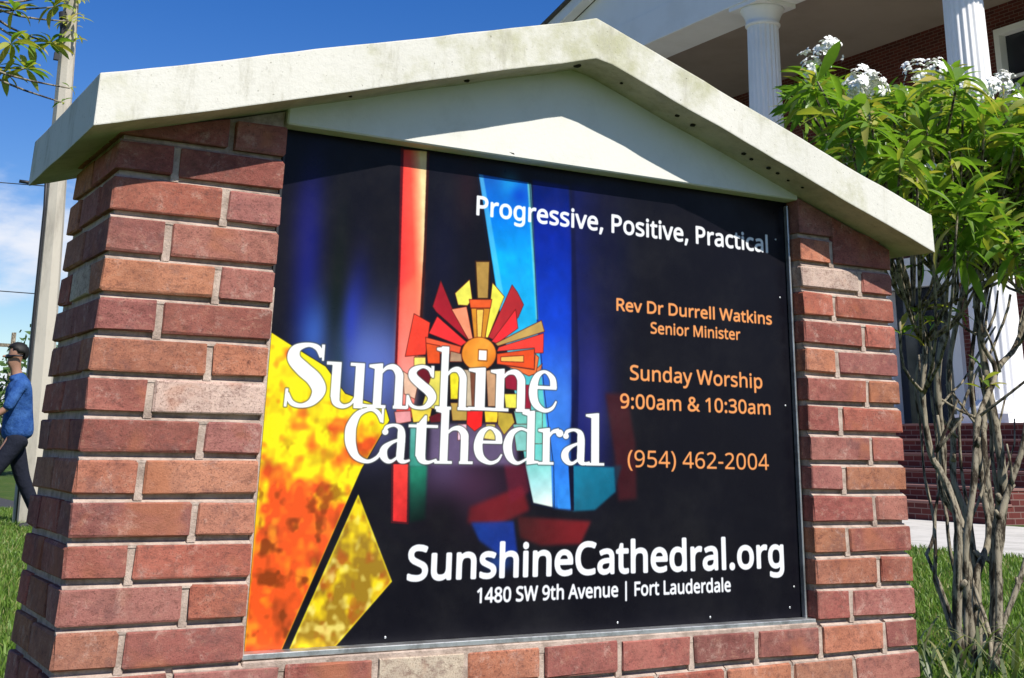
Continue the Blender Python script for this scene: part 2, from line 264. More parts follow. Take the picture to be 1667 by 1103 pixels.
# artwork and lettering of the print (millimetres on the sign face)
ART_BG = (17, 16, 24)
ART = [
    ('glow', (392.4, 673.5), 30, 177, (20, 30, 150), 0.6),
    ('glow', (381.9, 768.6), 28, 96, (30, 28, 110), 0.5),
    ('glow', (504.7, 635.2), 23, 84, (18, 20, 90), 0.6),
    ('glow', (415.8, 540.9), 32, 69, (60, 110, 210), 0.7),
    ('glow', (521, 494.7), 77, 110, (92, 118, 205), 0.85),
    ('glow', (489.5, 574.6), 18, 70, (40, 60, 190), 0.6),
    ('glow', (572, 473.8), 47, 93, (110, 130, 215), 0.6),
    ('glow', (456.9, 631.4), 18, 142, (14, 26, 18), 0.7),
    ('glow', (470.9, 480.7), 13, 68, (24, 50, 50), 0.5),
    ('glow', (436.9, 434), 74, 56, (50, 66, 90), 0.5),
    ('glow', (542.5, 369.8), 64, 56, (110, 104, 150), 0.55),
    ('glow', (760.3, 270.6), 103, 69, (74, 42, 66), 0.85),
    ('glow', (704.2, 304.5), 54, 51, (96, 78, 118), 0.6),
    ('glow', (685.1, 699.4), 42, 151, (20, 20, 44), 0.8),
    ('glow', (735.2, 872.7), 29, 79, (44, 14, 24), 0.5),
    ('poly', [(895.7, 903.2), (991.6, 901.1), (1007.1, 674.6), (1012.3, 481), (1001, 380.8), (1005.9, 223.9), (961.2, 228.8), (928.7, 379.1), (911.8, 602.7)], 4, [((933.6, 910.6), (0, 20, 90)), ((943.7, 789), (0, 34, 150)), ((955.2, 579.8), (16, 66, 200)), ((964.9, 454), (62, 124, 224)), ((968.6, 224.1), (44, 120, 214))], 1),
    ('poly', [(998.1, 904.6), (1114.3, 918.8), (1130, 564.2), (1144.7, 259.8), (1011.5, 259.6)], 14, [((1010.4, 506.2), (20, 30, 110)), ((1121.7, 511.5), (16, 14, 30))], 0.75),
    ('glow', (1057.8, 457.5), 41, 139, (56, 56, 150), 0.6),
    ('glow', (1114, 751), 50, 219, (18, 22, 60), 0.5),
    ('poly', [(998.1, 904.6), (1004.6, 905.4), (1021.4, 506.7), (1017.9, 223.9), (1005.9, 223.9)], 1.5, [((998.1, 904.6), (12, 16, 60))], 0.8),
    ('poly', [(1089.5, 458.7), (1145.8, 460.8), (1167.8, 359.5), (1170.1, 245.1), (1122.5, 241.5), (1113.3, 333.6)], 6, [((1113.4, 383.5), (66, 22, 28))], 0.85),
    ('poly', [(1007.9, 311.3), (1113.2, 308.8), (1116.3, 259.8), (1063.6, 223.6), (1008.9, 221.5)], 3, [((1012.5, 307.8), (24, 120, 150)), ((1066.6, 223.6), (16, 96, 122))], 1),
    ('poly', [(1113.2, 312.5), (1132.2, 312.7), (1113.1, 259.8)], 4, [((1113.2, 312.5), (20, 60, 80))], 0.6),
    ('poly', [(959.8, 310.8), (998.8, 311.2), (1005.9, 226.3), (973, 227.6)], 1.5, [((974.7, 311), (44, 118, 220)), ((983.4, 226.4), (50, 140, 230))], 1),
    ('poly', [(997.3, 311.2), (1009.5, 311.4), (1011.9, 222.7), (1004.4, 223.9)], 1.2, [((997.3, 311.2), (12, 14, 40))], 1),
    ('poly', [(762.4, 898.8), (886.5, 895.2), (902.8, 731.8), (913.4, 602.8), (933.2, 452.8), (955.4, 307.2), (959.7, 230), (914.1, 238.4), (895.1, 304.2), (864.9, 450.2), (821.4, 621.9), (794.9, 747.9)], 1.2, [((824.4, 903.9), (18, 100, 200)), ((829.7, 830.5), (0, 110, 215)), ((845, 726.6), (10, 170, 246)), ((871.1, 600), (20, 176, 232)), ((894.3, 451.3), (92, 200, 196)), ((917.9, 330.6), (110, 206, 196)), ((930.9, 271.3), (176, 228, 226)), ((937.6, 230.1), (236, 246, 236))], 1),
    ('glow', (840.3, 885.5), 25, 27, (40, 200, 240), 0.45),
    ('glow', (864, 864), 22, 19, (0, 60, 190), 0.7),
    ('poly', [(762.4, 898.8), (772.9, 898.8), (808.2, 749.2), (876.6, 450.6), (864.9, 450.2), (794.9, 747.9)], 1.5, [((764.3, 889.6), (120, 220, 240))], 0.5),
    ('poly', [(883.4, 894.8), (892.8, 894.6), (917.9, 603.1), (911.8, 602.7)], 1.2, [((886.6, 891.1), (120, 215, 210))], 0.7),
    ('ink', [(757.9, 899.5), (889.6, 896.9), (905.9, 732.1), (916.4, 603), (936.2, 452.9), (961.3, 307.2), (964.2, 226.5), (911.2, 236), (889.3, 304.1), (860.5, 450), (815.5, 621.5), (788.9, 747.3)], 1.6, (10, 22, 52)),
    ('poly', [(582.4, 928.2), (637.7, 931.8), (641.1, 733.2), (639.4, 560.4), (637.8, 441.6), (632.4, 394.9), (599.3, 394), (593.7, 486.5), (589.6, 666.3)], 1, [((588.7, 728.1), (250, 62, 58)), ((616.1, 730.8), (250, 84, 66)), ((632.7, 732.4), (252, 170, 120)), ((641.1, 733.2), (255, 222, 160))], 1),
    ('poly', [(591.1, 641.9), (641, 683), (639.4, 560.4), (639.1, 418.3), (597.9, 416.9), (592.2, 533.7)], 10, [((603.2, 667.5), (250, 120, 80)), ((616.4, 487.6), (250, 190, 170))], 0.6),
    ('poly', [(576.6, 931.4), (583.5, 932.3), (591, 666.4), (595, 486.6), (589.7, 486.3), (586.9, 666.1)], 1.2, [((588.7, 728.1), (90, 10, 20))], 1),
    ('poly', [(637.7, 931.8), (643.4, 932.6), (646.6, 708.5), (644.8, 560.7), (639.4, 560.4), (641.1, 733.2)], 1.2, [((641.4, 861.3), (60, 20, 16))], 1),
    ('poly', [(598, 309), (629.3, 309.4), (632.8, 203.8), (603, 206.3)], 1, [((611, 309.2), (244, 66, 58)), ((617.3, 204), (222, 44, 44))], 1),
    ('ink', [(595.2, 312.3), (631.7, 312.8), (635.5, 201.6), (600.6, 204.1)], 2.2, (100, 16, 26)),
    ('poly', [(632.1, 307.2), (670.5, 307.6), (671.7, 209), (638, 203.8)], 4, [((650.5, 307.4), (40, 140, 110)), ((655.9, 209.1), (10, 36, 30))], 1),
    ('poly', [(630.2, 385.7), (665.1, 384.3), (666.5, 306.4), (632.1, 306)], 2, [((646.3, 383.8), (96, 170, 160)), ((650.6, 306.2), (60, 150, 130))], 1),
    ('poly', [(767.5, 230.8), (887.2, 271.1), (905.7, 224.4), (818.8, 190.7), (763.2, 202.6)], 6, [((817.6, 224.9), (126, 28, 34))], 0.8),
    ('poly', [(877.3, 213), (1054.5, 202.2), (1029.1, 158.9), (933.3, 157.1), (884.1, 172.8)], 5, [((889, 201.4), (70, 24, 26)), ((1006.3, 188.5), (128, 28, 34))], 0.9),
    ('poly', [(842.9, 311.9), (893.4, 312.4), (904.9, 259.4), (859.5, 236.2)], 5, [((857.4, 306.1), (120, 30, 50))], 0.6),
    ('poly', [(771.4, 202.5), (869, 203.9), (879.2, 144.4), (841.4, 139.6), (791.9, 168.6)], 4, [((777, 200.2), (24, 60, 150)), ((862.2, 144.8), (24, 50, 140))], 0.9),
    ('glow', (837.6, 128.5), 31, 16, (40, 90, 190), 0.6),
    ('glow', (708.6, 214.2), 54, 45, (14, 14, 18), 0.7),
    ('poly', [(673.2, 384.5), (869.5, 389.7), (874.6, 309.9), (677.2, 307.7)], 6, [((756, 374.9), (116, 98, 134))], 0.8),
    ('poly', [(632.6, 512.2), (656.3, 513.5), (653.1, 499.5), (633.5, 496.8)], 0.8, [((632.6, 512.2), (224, 188, 156))], 1),
    ('ink', [(632.6, 512.2), (656.3, 513.5), (653.1, 499.5), (633.5, 496.8)], 1.2, (80, 34, 20)),
    ('poly', [(630.8, 510.4), (656.4, 511.7), (657.4, 492.8), (631.8, 491.6)], 0.8, [((630.8, 510.4), (250, 225, 110))], 1),
    ('ink', [(630.8, 510.4), (656.4, 511.7), (657.4, 492.8), (631.8, 491.6)], 1.2, (80, 34, 20)),
    ('poly', [(594.4, 405.5), (628.8, 408.3), (631.8, 388.3), (599.6, 382.4)], 0.8, [((594.4, 405.5), (226, 150, 150))], 1),
    ('ink', [(594.4, 405.5), (628.8, 408.3), (631.8, 388.3), (599.6, 382.4)], 1.2, (80, 34, 20)),
    ('poly', [(628.3, 416.7), (676.9, 421.7), (670.7, 389.4), (635.8, 386.7)], 0.8, [((628.3, 416.7), (232, 206, 70))], 1),
    ('ink', [(628.3, 416.7), (676.9, 421.7), (670.7, 389.4), (635.8, 386.7)], 1.2, (80, 34, 20)),
    ('poly', [(637.9, 488.4), (673.4, 490.1), (667.2, 455.4), (643.1, 464.7)], 0.8, [((637.9, 488.4), (106, 20, 34))], 1),
    ('ink', [(637.9, 488.4), (673.4, 490.1), (667.2, 455.4), (643.1, 464.7)], 1.2, (80, 34, 20)),
    ('poly', [(607, 483.5), (643.1, 464.7), (637.2, 430.5), (613.4, 439.7)], 0.8, [((607, 483.5), (236, 190, 160))], 1),
    ('ink', [(607, 483.5), (643.1, 464.7), (637.2, 430.5), (613.4, 439.7)], 1.2, (80, 34, 20)),
    ('poly', [(673.6, 486.6), (693.5, 487.6), (693.2, 412), (653.5, 417.5)], 0.8, [((673.6, 486.6), (228, 214, 90))], 1),
    ('ink', [(673.6, 486.6), (693.5, 487.6), (693.2, 412), (653.5, 417.5)], 1.2, (80, 34, 20)),
    ('poly', [(711.4, 491.9), (733.8, 489.4), (732.2, 433.9), (716.1, 433.3)], 0.8, [((711.4, 491.9), (236, 220, 40))], 1),
    ('ink', [(711.4, 491.9), (733.8, 489.4), (732.2, 433.9), (716.1, 433.3)], 1.2, (80, 34, 20)),
    ('poly', [(716.4, 426.4), (769, 428.2), (770.4, 393.8), (722, 392.5)], 0.8, [((716.4, 426.4), (182, 148, 70))], 1),
    ('ink', [(716.4, 426.4), (769, 428.2), (770.4, 393.8), (722, 392.5)], 1.2, (80, 34, 20)),
    ('poly', [(733.7, 492.9), (766.5, 491), (769.3, 421.3), (732.8, 420.1)], 0.8, [((733.7, 492.9), (200, 180, 150))], 1),
    ('ink', [(733.7, 492.9), (766.5, 491), (769.3, 421.3), (732.8, 420.1)], 1.2, (80, 34, 20)),
    ('poly', [(758.2, 494.1), (774.8, 491.4), (779.5, 421.7), (765.2, 421.2)], 0.8, [((758.2, 494.1), (120, 70, 50))], 1),
    ('ink', [(758.2, 494.1), (774.8, 491.4), (779.5, 421.7), (765.2, 421.2)], 1.2, (80, 34, 20)),
    ('poly', [(795.5, 492.3), (816.3, 496.8), (827.1, 423.2), (802.2, 422.4)], 0.8, [((795.5, 492.3), (196, 150, 110))], 1),
    ('ink', [(795.5, 492.3), (816.3, 496.8), (827.1, 423.2), (802.2, 422.4)], 1.2, (80, 34, 20)),
    ('poly', [(837.5, 494.3), (876, 488.9), (868.3, 456.4), (842.8, 459)], 0.8, [((837.5, 494.3), (150, 26, 52))], 1),
    ('ink', [(837.5, 494.3), (876, 488.9), (868.3, 456.4), (842.8, 459)], 1.2, (80, 34, 20)),
    ('poly', [(838.9, 448.2), (868.5, 449.3), (873.6, 421.2), (844, 420.3)], 0.8, [((838.9, 448.2), (230, 222, 80))], 1),
    ('ink', [(838.9, 448.2), (868.5, 449.3), (873.6, 421.2), (844, 420.3)], 1.2, (80, 34, 20)),
    ('poly', [(876.6, 467.4), (902.4, 468.5), (903.6, 418.7), (877.9, 417.9)], 0.8, [((876.6, 467.4), (150, 26, 52))], 1),
    ('ink', [(876.6, 467.4), (902.4, 468.5), (903.6, 418.7), (877.9, 417.9)], 1.2, (80, 34, 20)),
    ('poly', [(670.2, 397.8), (697.3, 408.7), (698.2, 390.1), (674.7, 387.8)], 0.8, [((670.2, 397.8), (96, 22, 34))], 1),
    ('ink', [(670.2, 397.8), (697.3, 408.7), (698.2, 390.1), (674.7, 387.8)], 1.2, (80, 34, 20)),
    ('poly', [(754.2, 412.2), (791, 413.4), (789.2, 384), (773.3, 373.3), (754.5, 386.5)], 0.8, [((754.2, 412.2), (238, 36, 34))], 1),
    ('ink', [(754.2, 412.2), (791, 413.4), (789.2, 384), (773.3, 373.3), (754.5, 386.5)], 1.2, (80, 34, 20)),
    ('poly', [(794.2, 413.5), (827.5, 412.8), (824, 391.8), (797.1, 391.1)], 0.8, [((794.2, 413.5), (244, 208, 50))], 1),
    ('ink', [(794.2, 413.5), (827.5, 412.8), (824, 391.8), (797.1, 391.1)], 1.2, (80, 34, 20)),
    ('poly', [(825.4, 412.7), (859, 410.2), (865.9, 392.9), (841.4, 368), (826.2, 388.4)], 0.8, [((825.4, 412.7), (186, 160, 56))], 1),
    ('ink', [(825.4, 412.7), (859, 410.2), (865.9, 392.9), (841.4, 368), (826.2, 388.4)], 1.2, (80, 34, 20)),
    ('poly', [(799.3, 387.7), (820, 388.2), (821, 357.2), (792.1, 360.1)], 0.8, [((799.3, 387.7), (232, 214, 110))], 1),
    ('ink', [(799.3, 387.7), (820, 388.2), (821, 357.2), (792.1, 360.1)], 1.2, (80, 34, 20)),
    ('poly', [(863.1, 415.6), (899.3, 416.8), (900, 390.3), (870.2, 389.6)], 0.8, [((863.1, 415.6), (110, 190, 176))], 1),
    ('ink', [(863.1, 415.6), (899.3, 416.8), (900, 390.3), (870.2, 389.6)], 1.2, (80, 34, 20)),
    ('poly', [(899.3, 416.8), (931.7, 416), (933, 352.5), (900.9, 351.9)], 0.8, [((899.3, 416.8), (120, 206, 190))], 1),
    ('ink', [(899.3, 416.8), (931.7, 416), (933, 352.5), (900.9, 351.9)], 1.2, (80, 34, 20)),
    ('poly', [(861.8, 389.3), (900, 390.3), (901.2, 338), (871.6, 337.5)], 0.8, [((861.8, 389.3), (130, 196, 186))], 1),
    ('ink', [(861.8, 389.3), (900, 390.3), (901.2, 338), (871.6, 337.5)], 1.2, (80, 34, 20)),
    ('poly', [(734.3, 386), (754.5, 386.5), (755.7, 355.9), (735.7, 355.5)], 0.8, [((734.3, 386), (234, 196, 210))], 1),
    ('ink', [(734.3, 386), (754.5, 386.5), (755.7, 355.9), (735.7, 355.5)], 1.2, (80, 34, 20)),
    ('poly', [(910.4, 497.7), (929.8, 513.1), (919.6, 476.4), (906.6, 475.9)], 0.8, [((910.4, 497.7), (226, 120, 70))], 1),
    ('ink', [(910.4, 497.7), (929.8, 513.1), (919.6, 476.4), (906.6, 475.9)], 1.2, (80, 34, 20)),
    ('poly', [(626, 595.5), (662.7, 580.3), (656.1, 516.9), (611.2, 511.1)], 0.6, [((626, 595.5), (242, 66, 46))], 1),
    ('ink', [(626, 595.5), (662.7, 580.3), (656.1, 516.9), (611.2, 511.1)], 1.5, (92, 22, 16)),
    ('poly', [(682.8, 665.9), (709.7, 615.6), (751.7, 550.4), (675.7, 602.5), (667.1, 612.6)], 0.6, [((682.8, 665.9), (170, 30, 44))], 1),
    ('ink', [(682.8, 665.9), (709.7, 615.6), (751.7, 550.4), (675.7, 602.5), (667.1, 612.6)], 1.5, (92, 22, 16)),
    ('poly', [(678.2, 593.8), (661, 559.1), (735.8, 538.1), (747.8, 546.6)], 0.6, [((678.2, 593.8), (246, 52, 54))], 1),
    ('ink', [(678.2, 593.8), (661, 559.1), (735.8, 538.1), (747.8, 546.6)], 1.5, (92, 22, 16)),
    ('poly', [(654.3, 551), (735.8, 537), (732.4, 521), (657.9, 520.5)], 0.6, [((654.3, 551), (236, 92, 56))], 1),
    ('ink', [(654.3, 551), (735.8, 537), (732.4, 521), (657.9, 520.5)], 1.5, (92, 22, 16)),
    ('poly', [(655.7, 539.5), (687.1, 536.1), (688.8, 501.2), (661.7, 499.9)], 0.6, [((655.7, 539.5), (226, 82, 34))], 1),
    ('ink', [(655.7, 539.5), (687.1, 536.1), (688.8, 501.2), (661.7, 499.9)], 1.5, (92, 22, 16)),
    ('poly', [(711.8, 526.9), (736.4, 522.9), (739.2, 507.2), (710.7, 505.8)], 0.6, [((711.8, 526.9), (176, 140, 110))], 1),
    ('ink', [(711.8, 526.9), (736.4, 522.9), (739.2, 507.2), (710.7, 505.8)], 1.5, (92, 22, 16)),
    ('poly', [(749.6, 673.9), (716.7, 643.2), (724.8, 619.6), (746.8, 620.1), (757.5, 633.6)], 0.6, [((749.6, 673.9), (240, 234, 90))], 1),
    ('ink', [(749.6, 673.9), (716.7, 643.2), (724.8, 619.6), (746.8, 620.1), (757.5, 633.6)], 1.5, (92, 22, 16)),
    ('poly', [(803.9, 672.1), (833.6, 644.8), (797.3, 558.4), (791, 558), (799.9, 629.4)], 0.6, [((803.9, 672.1), (240, 234, 80))], 1),
    ('ink', [(803.9, 672.1), (833.6, 644.8), (797.3, 558.4), (791, 558), (799.9, 629.4)], 1.5, (92, 22, 16)),
    ('poly', [(710, 610.3), (744.8, 618.1), (761.9, 554.5), (751.7, 552.1)], 0.6, [((710, 610.3), (246, 150, 110))], 1),
    ('ink', [(710, 610.3), (744.8, 618.1), (761.9, 554.5), (751.7, 552.1)], 1.5, (92, 22, 16)),
    ('poly', [(851.5, 671.1), (865, 656.5), (881, 631.6), (868.6, 604.8), (814.3, 554), (798.1, 559.5), (833.2, 631.8)], 0.6, [((851.5, 671.1), (184, 40, 46))], 1),
    ('ink', [(851.5, 671.1), (865, 656.5), (881, 631.6), (868.6, 604.8), (814.3, 554), (798.1, 559.5), (833.2, 631.8)], 1.5, (92, 22, 16)),
    ('poly', [(861.6, 620.9), (868.3, 582), (818.8, 547.8), (806, 551.4)], 0.6, [((861.6, 620.9), (244, 44, 52))], 1),
    ('ink', [(861.6, 620.9), (868.3, 582), (818.8, 547.8), (806, 551.4)], 1.5, (92, 22, 16)),
    ('poly', [(925.7, 602), (933.7, 579.4), (821.1, 542.9), (814.6, 547.5)], 0.6, [((925.7, 602), (196, 158, 84))], 1),
    ('ink', [(925.7, 602), (933.7, 579.4), (821.1, 542.9), (814.6, 547.5)], 1.5, (92, 22, 16)),
    ('poly', [(931.6, 575.6), (931.5, 535.1), (910.5, 533.3), (909.3, 544.2), (819.3, 532), (823.3, 540.8)], 0.6, [((931.6, 575.6), (246, 64, 52))], 1),
    ('ink', [(931.6, 575.6), (931.5, 535.1), (910.5, 533.3), (909.3, 544.2), (819.3, 532), (823.3, 540.8)], 1.5, (92, 22, 16)),
    ('poly', [(819.5, 527.3), (909.4, 542), (910.3, 500.6), (820.2, 507)], 0.6, [((819.5, 527.3), (232, 78, 30))], 1),
    ('ink', [(819.5, 527.3), (909.4, 542), (910.3, 500.6), (820.2, 507)], 1.5, (92, 22, 16)),
    ('poly', [(829, 521.7), (883.6, 527.1), (884, 513.7), (829.3, 512.4)], 0.6, [((829, 521.7), (252, 190, 90))], 1),
    ('ink', [(829, 521.7), (883.6, 527.1), (884, 513.7), (829.3, 512.4)], 1.5, (92, 22, 16)),
    ('poly', [(911.8, 532.2), (920.7, 525.4), (914.9, 492.4), (897.6, 486.3), (841.4, 504.5), (910.4, 499.5)], 0.6, [((911.8, 532.2), (240, 116, 56))], 1),
    ('ink', [(911.8, 532.2), (920.7, 525.4), (914.9, 492.4), (897.6, 486.3), (841.4, 504.5), (910.4, 499.5)], 1.5, (92, 22, 16)),
    ('poly', [(750, 633), (803.9, 637), (801.1, 619.2), (754, 615.9)], 0.6, [((750, 633), (232, 92, 40))], 1),
    ('ink', [(750, 633), (803.9, 637), (801.1, 619.2), (754, 615.9)], 1.5, (92, 22, 16)),
    ('poly', [(755.3, 615.3), (800.2, 618.4), (789.9, 555.5), (764.8, 554)], 0.6, [((755.3, 615.3), (214, 140, 40))], 1),
    ('ink', [(755.3, 615.3), (800.2, 618.4), (789.9, 555.5), (764.8, 554)], 1.5, (92, 22, 16)),
    ('poly', [(768.3, 614), (785.1, 615.2), (781.5, 555.7), (772.3, 555.1)], 0.6, [((768.3, 614), (250, 206, 90))], 1),
    ('ink', [(768.3, 614), (785.1, 615.2), (781.5, 555.7), (772.3, 555.1)], 1.5, (92, 22, 16)),
    ('poly', [(761.9, 712.7), (796, 715.7), (795.3, 637.9), (769.2, 635.9)], 0.6, [((761.9, 712.7), (176, 138, 68))], 1),
    ('ink', [(761.9, 712.7), (796, 715.7), (795.3, 637.9), (769.2, 635.9)], 3.2, (50, 26, 14)),
    ('poly', [(817.6, 527.3), (817.1, 520.7), (815, 514.4), (811.4, 508.5), (806.6, 503.2), (800.6, 498.8), (793.7, 495.4), (786.3, 493.2), (778.5, 492.2), (770.7, 492.5), (763.2, 494), (756.2, 496.7), (750, 500.5), (744.9, 505.2), (741, 510.6), (738.5, 516.7), (737.5, 523), (738, 529.4), (740, 535.7), (743.4, 541.6), (748.1, 546.9), (754, 551.4), (760.7, 554.8), (768.2, 557.2), (776, 558.3), (783.9, 558.1), (791.5, 556.6), (798.6, 554), (804.9, 550.2), (810.1, 545.4), (814.1, 539.8), (816.6, 533.7)], 0.6, [((743.3, 542.2), (236, 138, 40)), ((785.4, 526.2), (246, 164, 56)), ((807.9, 502.8), (226, 120, 30))], 1),
    ('ink', [(817.6, 527.3), (817.1, 520.7), (815, 514.4), (811.4, 508.5), (806.6, 503.2), (800.6, 498.8), (793.7, 495.4), (786.3, 493.2), (778.5, 492.2), (770.7, 492.5), (763.2, 494), (756.2, 496.7), (750, 500.5), (744.9, 505.2), (741, 510.6), (738.5, 516.7), (737.5, 523), (738, 529.4), (740, 535.7), (743.4, 541.6), (748.1, 546.9), (754, 551.4), (760.7, 554.8), (768.2, 557.2), (776, 558.3), (783.9, 558.1), (791.5, 556.6), (798.6, 554), (804.9, 550.2), (810.1, 545.4), (814.1, 539.8), (816.6, 533.7)], 1.6, (120, 50, 20)),
    ('flame', [(331, 541.4), (380.8, 516), (445.4, 484.1), (489.4, 435.9), (576, 411.6), (585.2, 389), (532.1, 298.3), (399.5, -8.7), (331.2, -8.9)], 0.8, 31, 1.6),
    ('ink', [(331, 541.4), (380.8, 516), (445.4, 484.1), (489.4, 435.9), (576, 411.6), (585.2, 389), (532.1, 298.3), (399.5, -8.7), (331.2, -8.9)], 1.5, (20, 14, 16)),
    ('flame', [(528.9, 254.5), (608.2, 100.8), (502.7, -4.3), (484.6, -15.3), (410.2, -13.2)], 0.8, 47, 2.4),
]
LINES = [
    ('Progressive, Positive, Practical', 755.5, 811.1, 1568.7, 805.7, 42.0, 1.5, (246, 248, 248)),
    ('Rev Dr Durrell Watkins', 1115.4, 636.8, 1568.9, 634.8, 27.5, 1.1, (246, 160, 92)),
    ('Senior Minister', 1210.0, 592.8, 1469.3, 593.2, 25.6, 1.0, (246, 160, 92)),
    ('Sunday Worship', 1152.5, 490.2, 1532.7, 486.5, 32.6, 1.0, (246, 160, 92)),
    ('9:00am & 10:30am', 1126.3, 430.0, 1555.6, 428.9, 31.3, 1.0, (246, 160, 92)),
    ('(954) 462-2004', 1145.0, 309.8, 1541.6, 307.3, 36.1, 0.35, (246, 160, 92)),
    ('SunshineCathedral.org', 636.1, 102.1, 1579.1, 102.1, 62.5, 2.6, (246, 248, 248)),
    ('1480 SW 9th Avenue | Fort Lauderdale', 788.1, 57.2, 1420.0, 56.7, 27.3, 1.1, (246, 248, 248)),
]
LOGO = [('S', 367.1, 448.7, 408.2, 0.174), ('u', 447.5, 537.0, 409.7, 0.174), ('n', 535.8, 620.6, 411.5, 0.174), ('s', 618.1, 683.9, 412.4, 0.1739), ('h', 681.2, 761.3, 413.3, 0.1738), ('i', 755.7, 809.5, 414.5, 0.1738), ('n', 806.7, 901.1, 414.3, 0.1737), ('e', 898.2, 967.0, 415.9, 0.1737), ('C', 493.6, 573.2, 311.1, 0.1494), ('a', 566.9, 633.1, 310.9, 0.1493), ('t', 626.6, 691.7, 311.0, 0.1493), ('h', 685.0, 771.1, 311.2, 0.1493), ('e', 772.5, 838.6, 311.6, 0.1493), ('d', 840.1, 924.1, 311.8, 0.1492), ('r', 922.7, 983.7, 312.2, 0.1492), ('a', 979.2, 1050.8, 312.2, 0.1492), ('l', 1040.0, 1086.5, 311.7, 0.1492)]
SUNDOT = [(777.3, 512.9, 795.3, 532.2)]
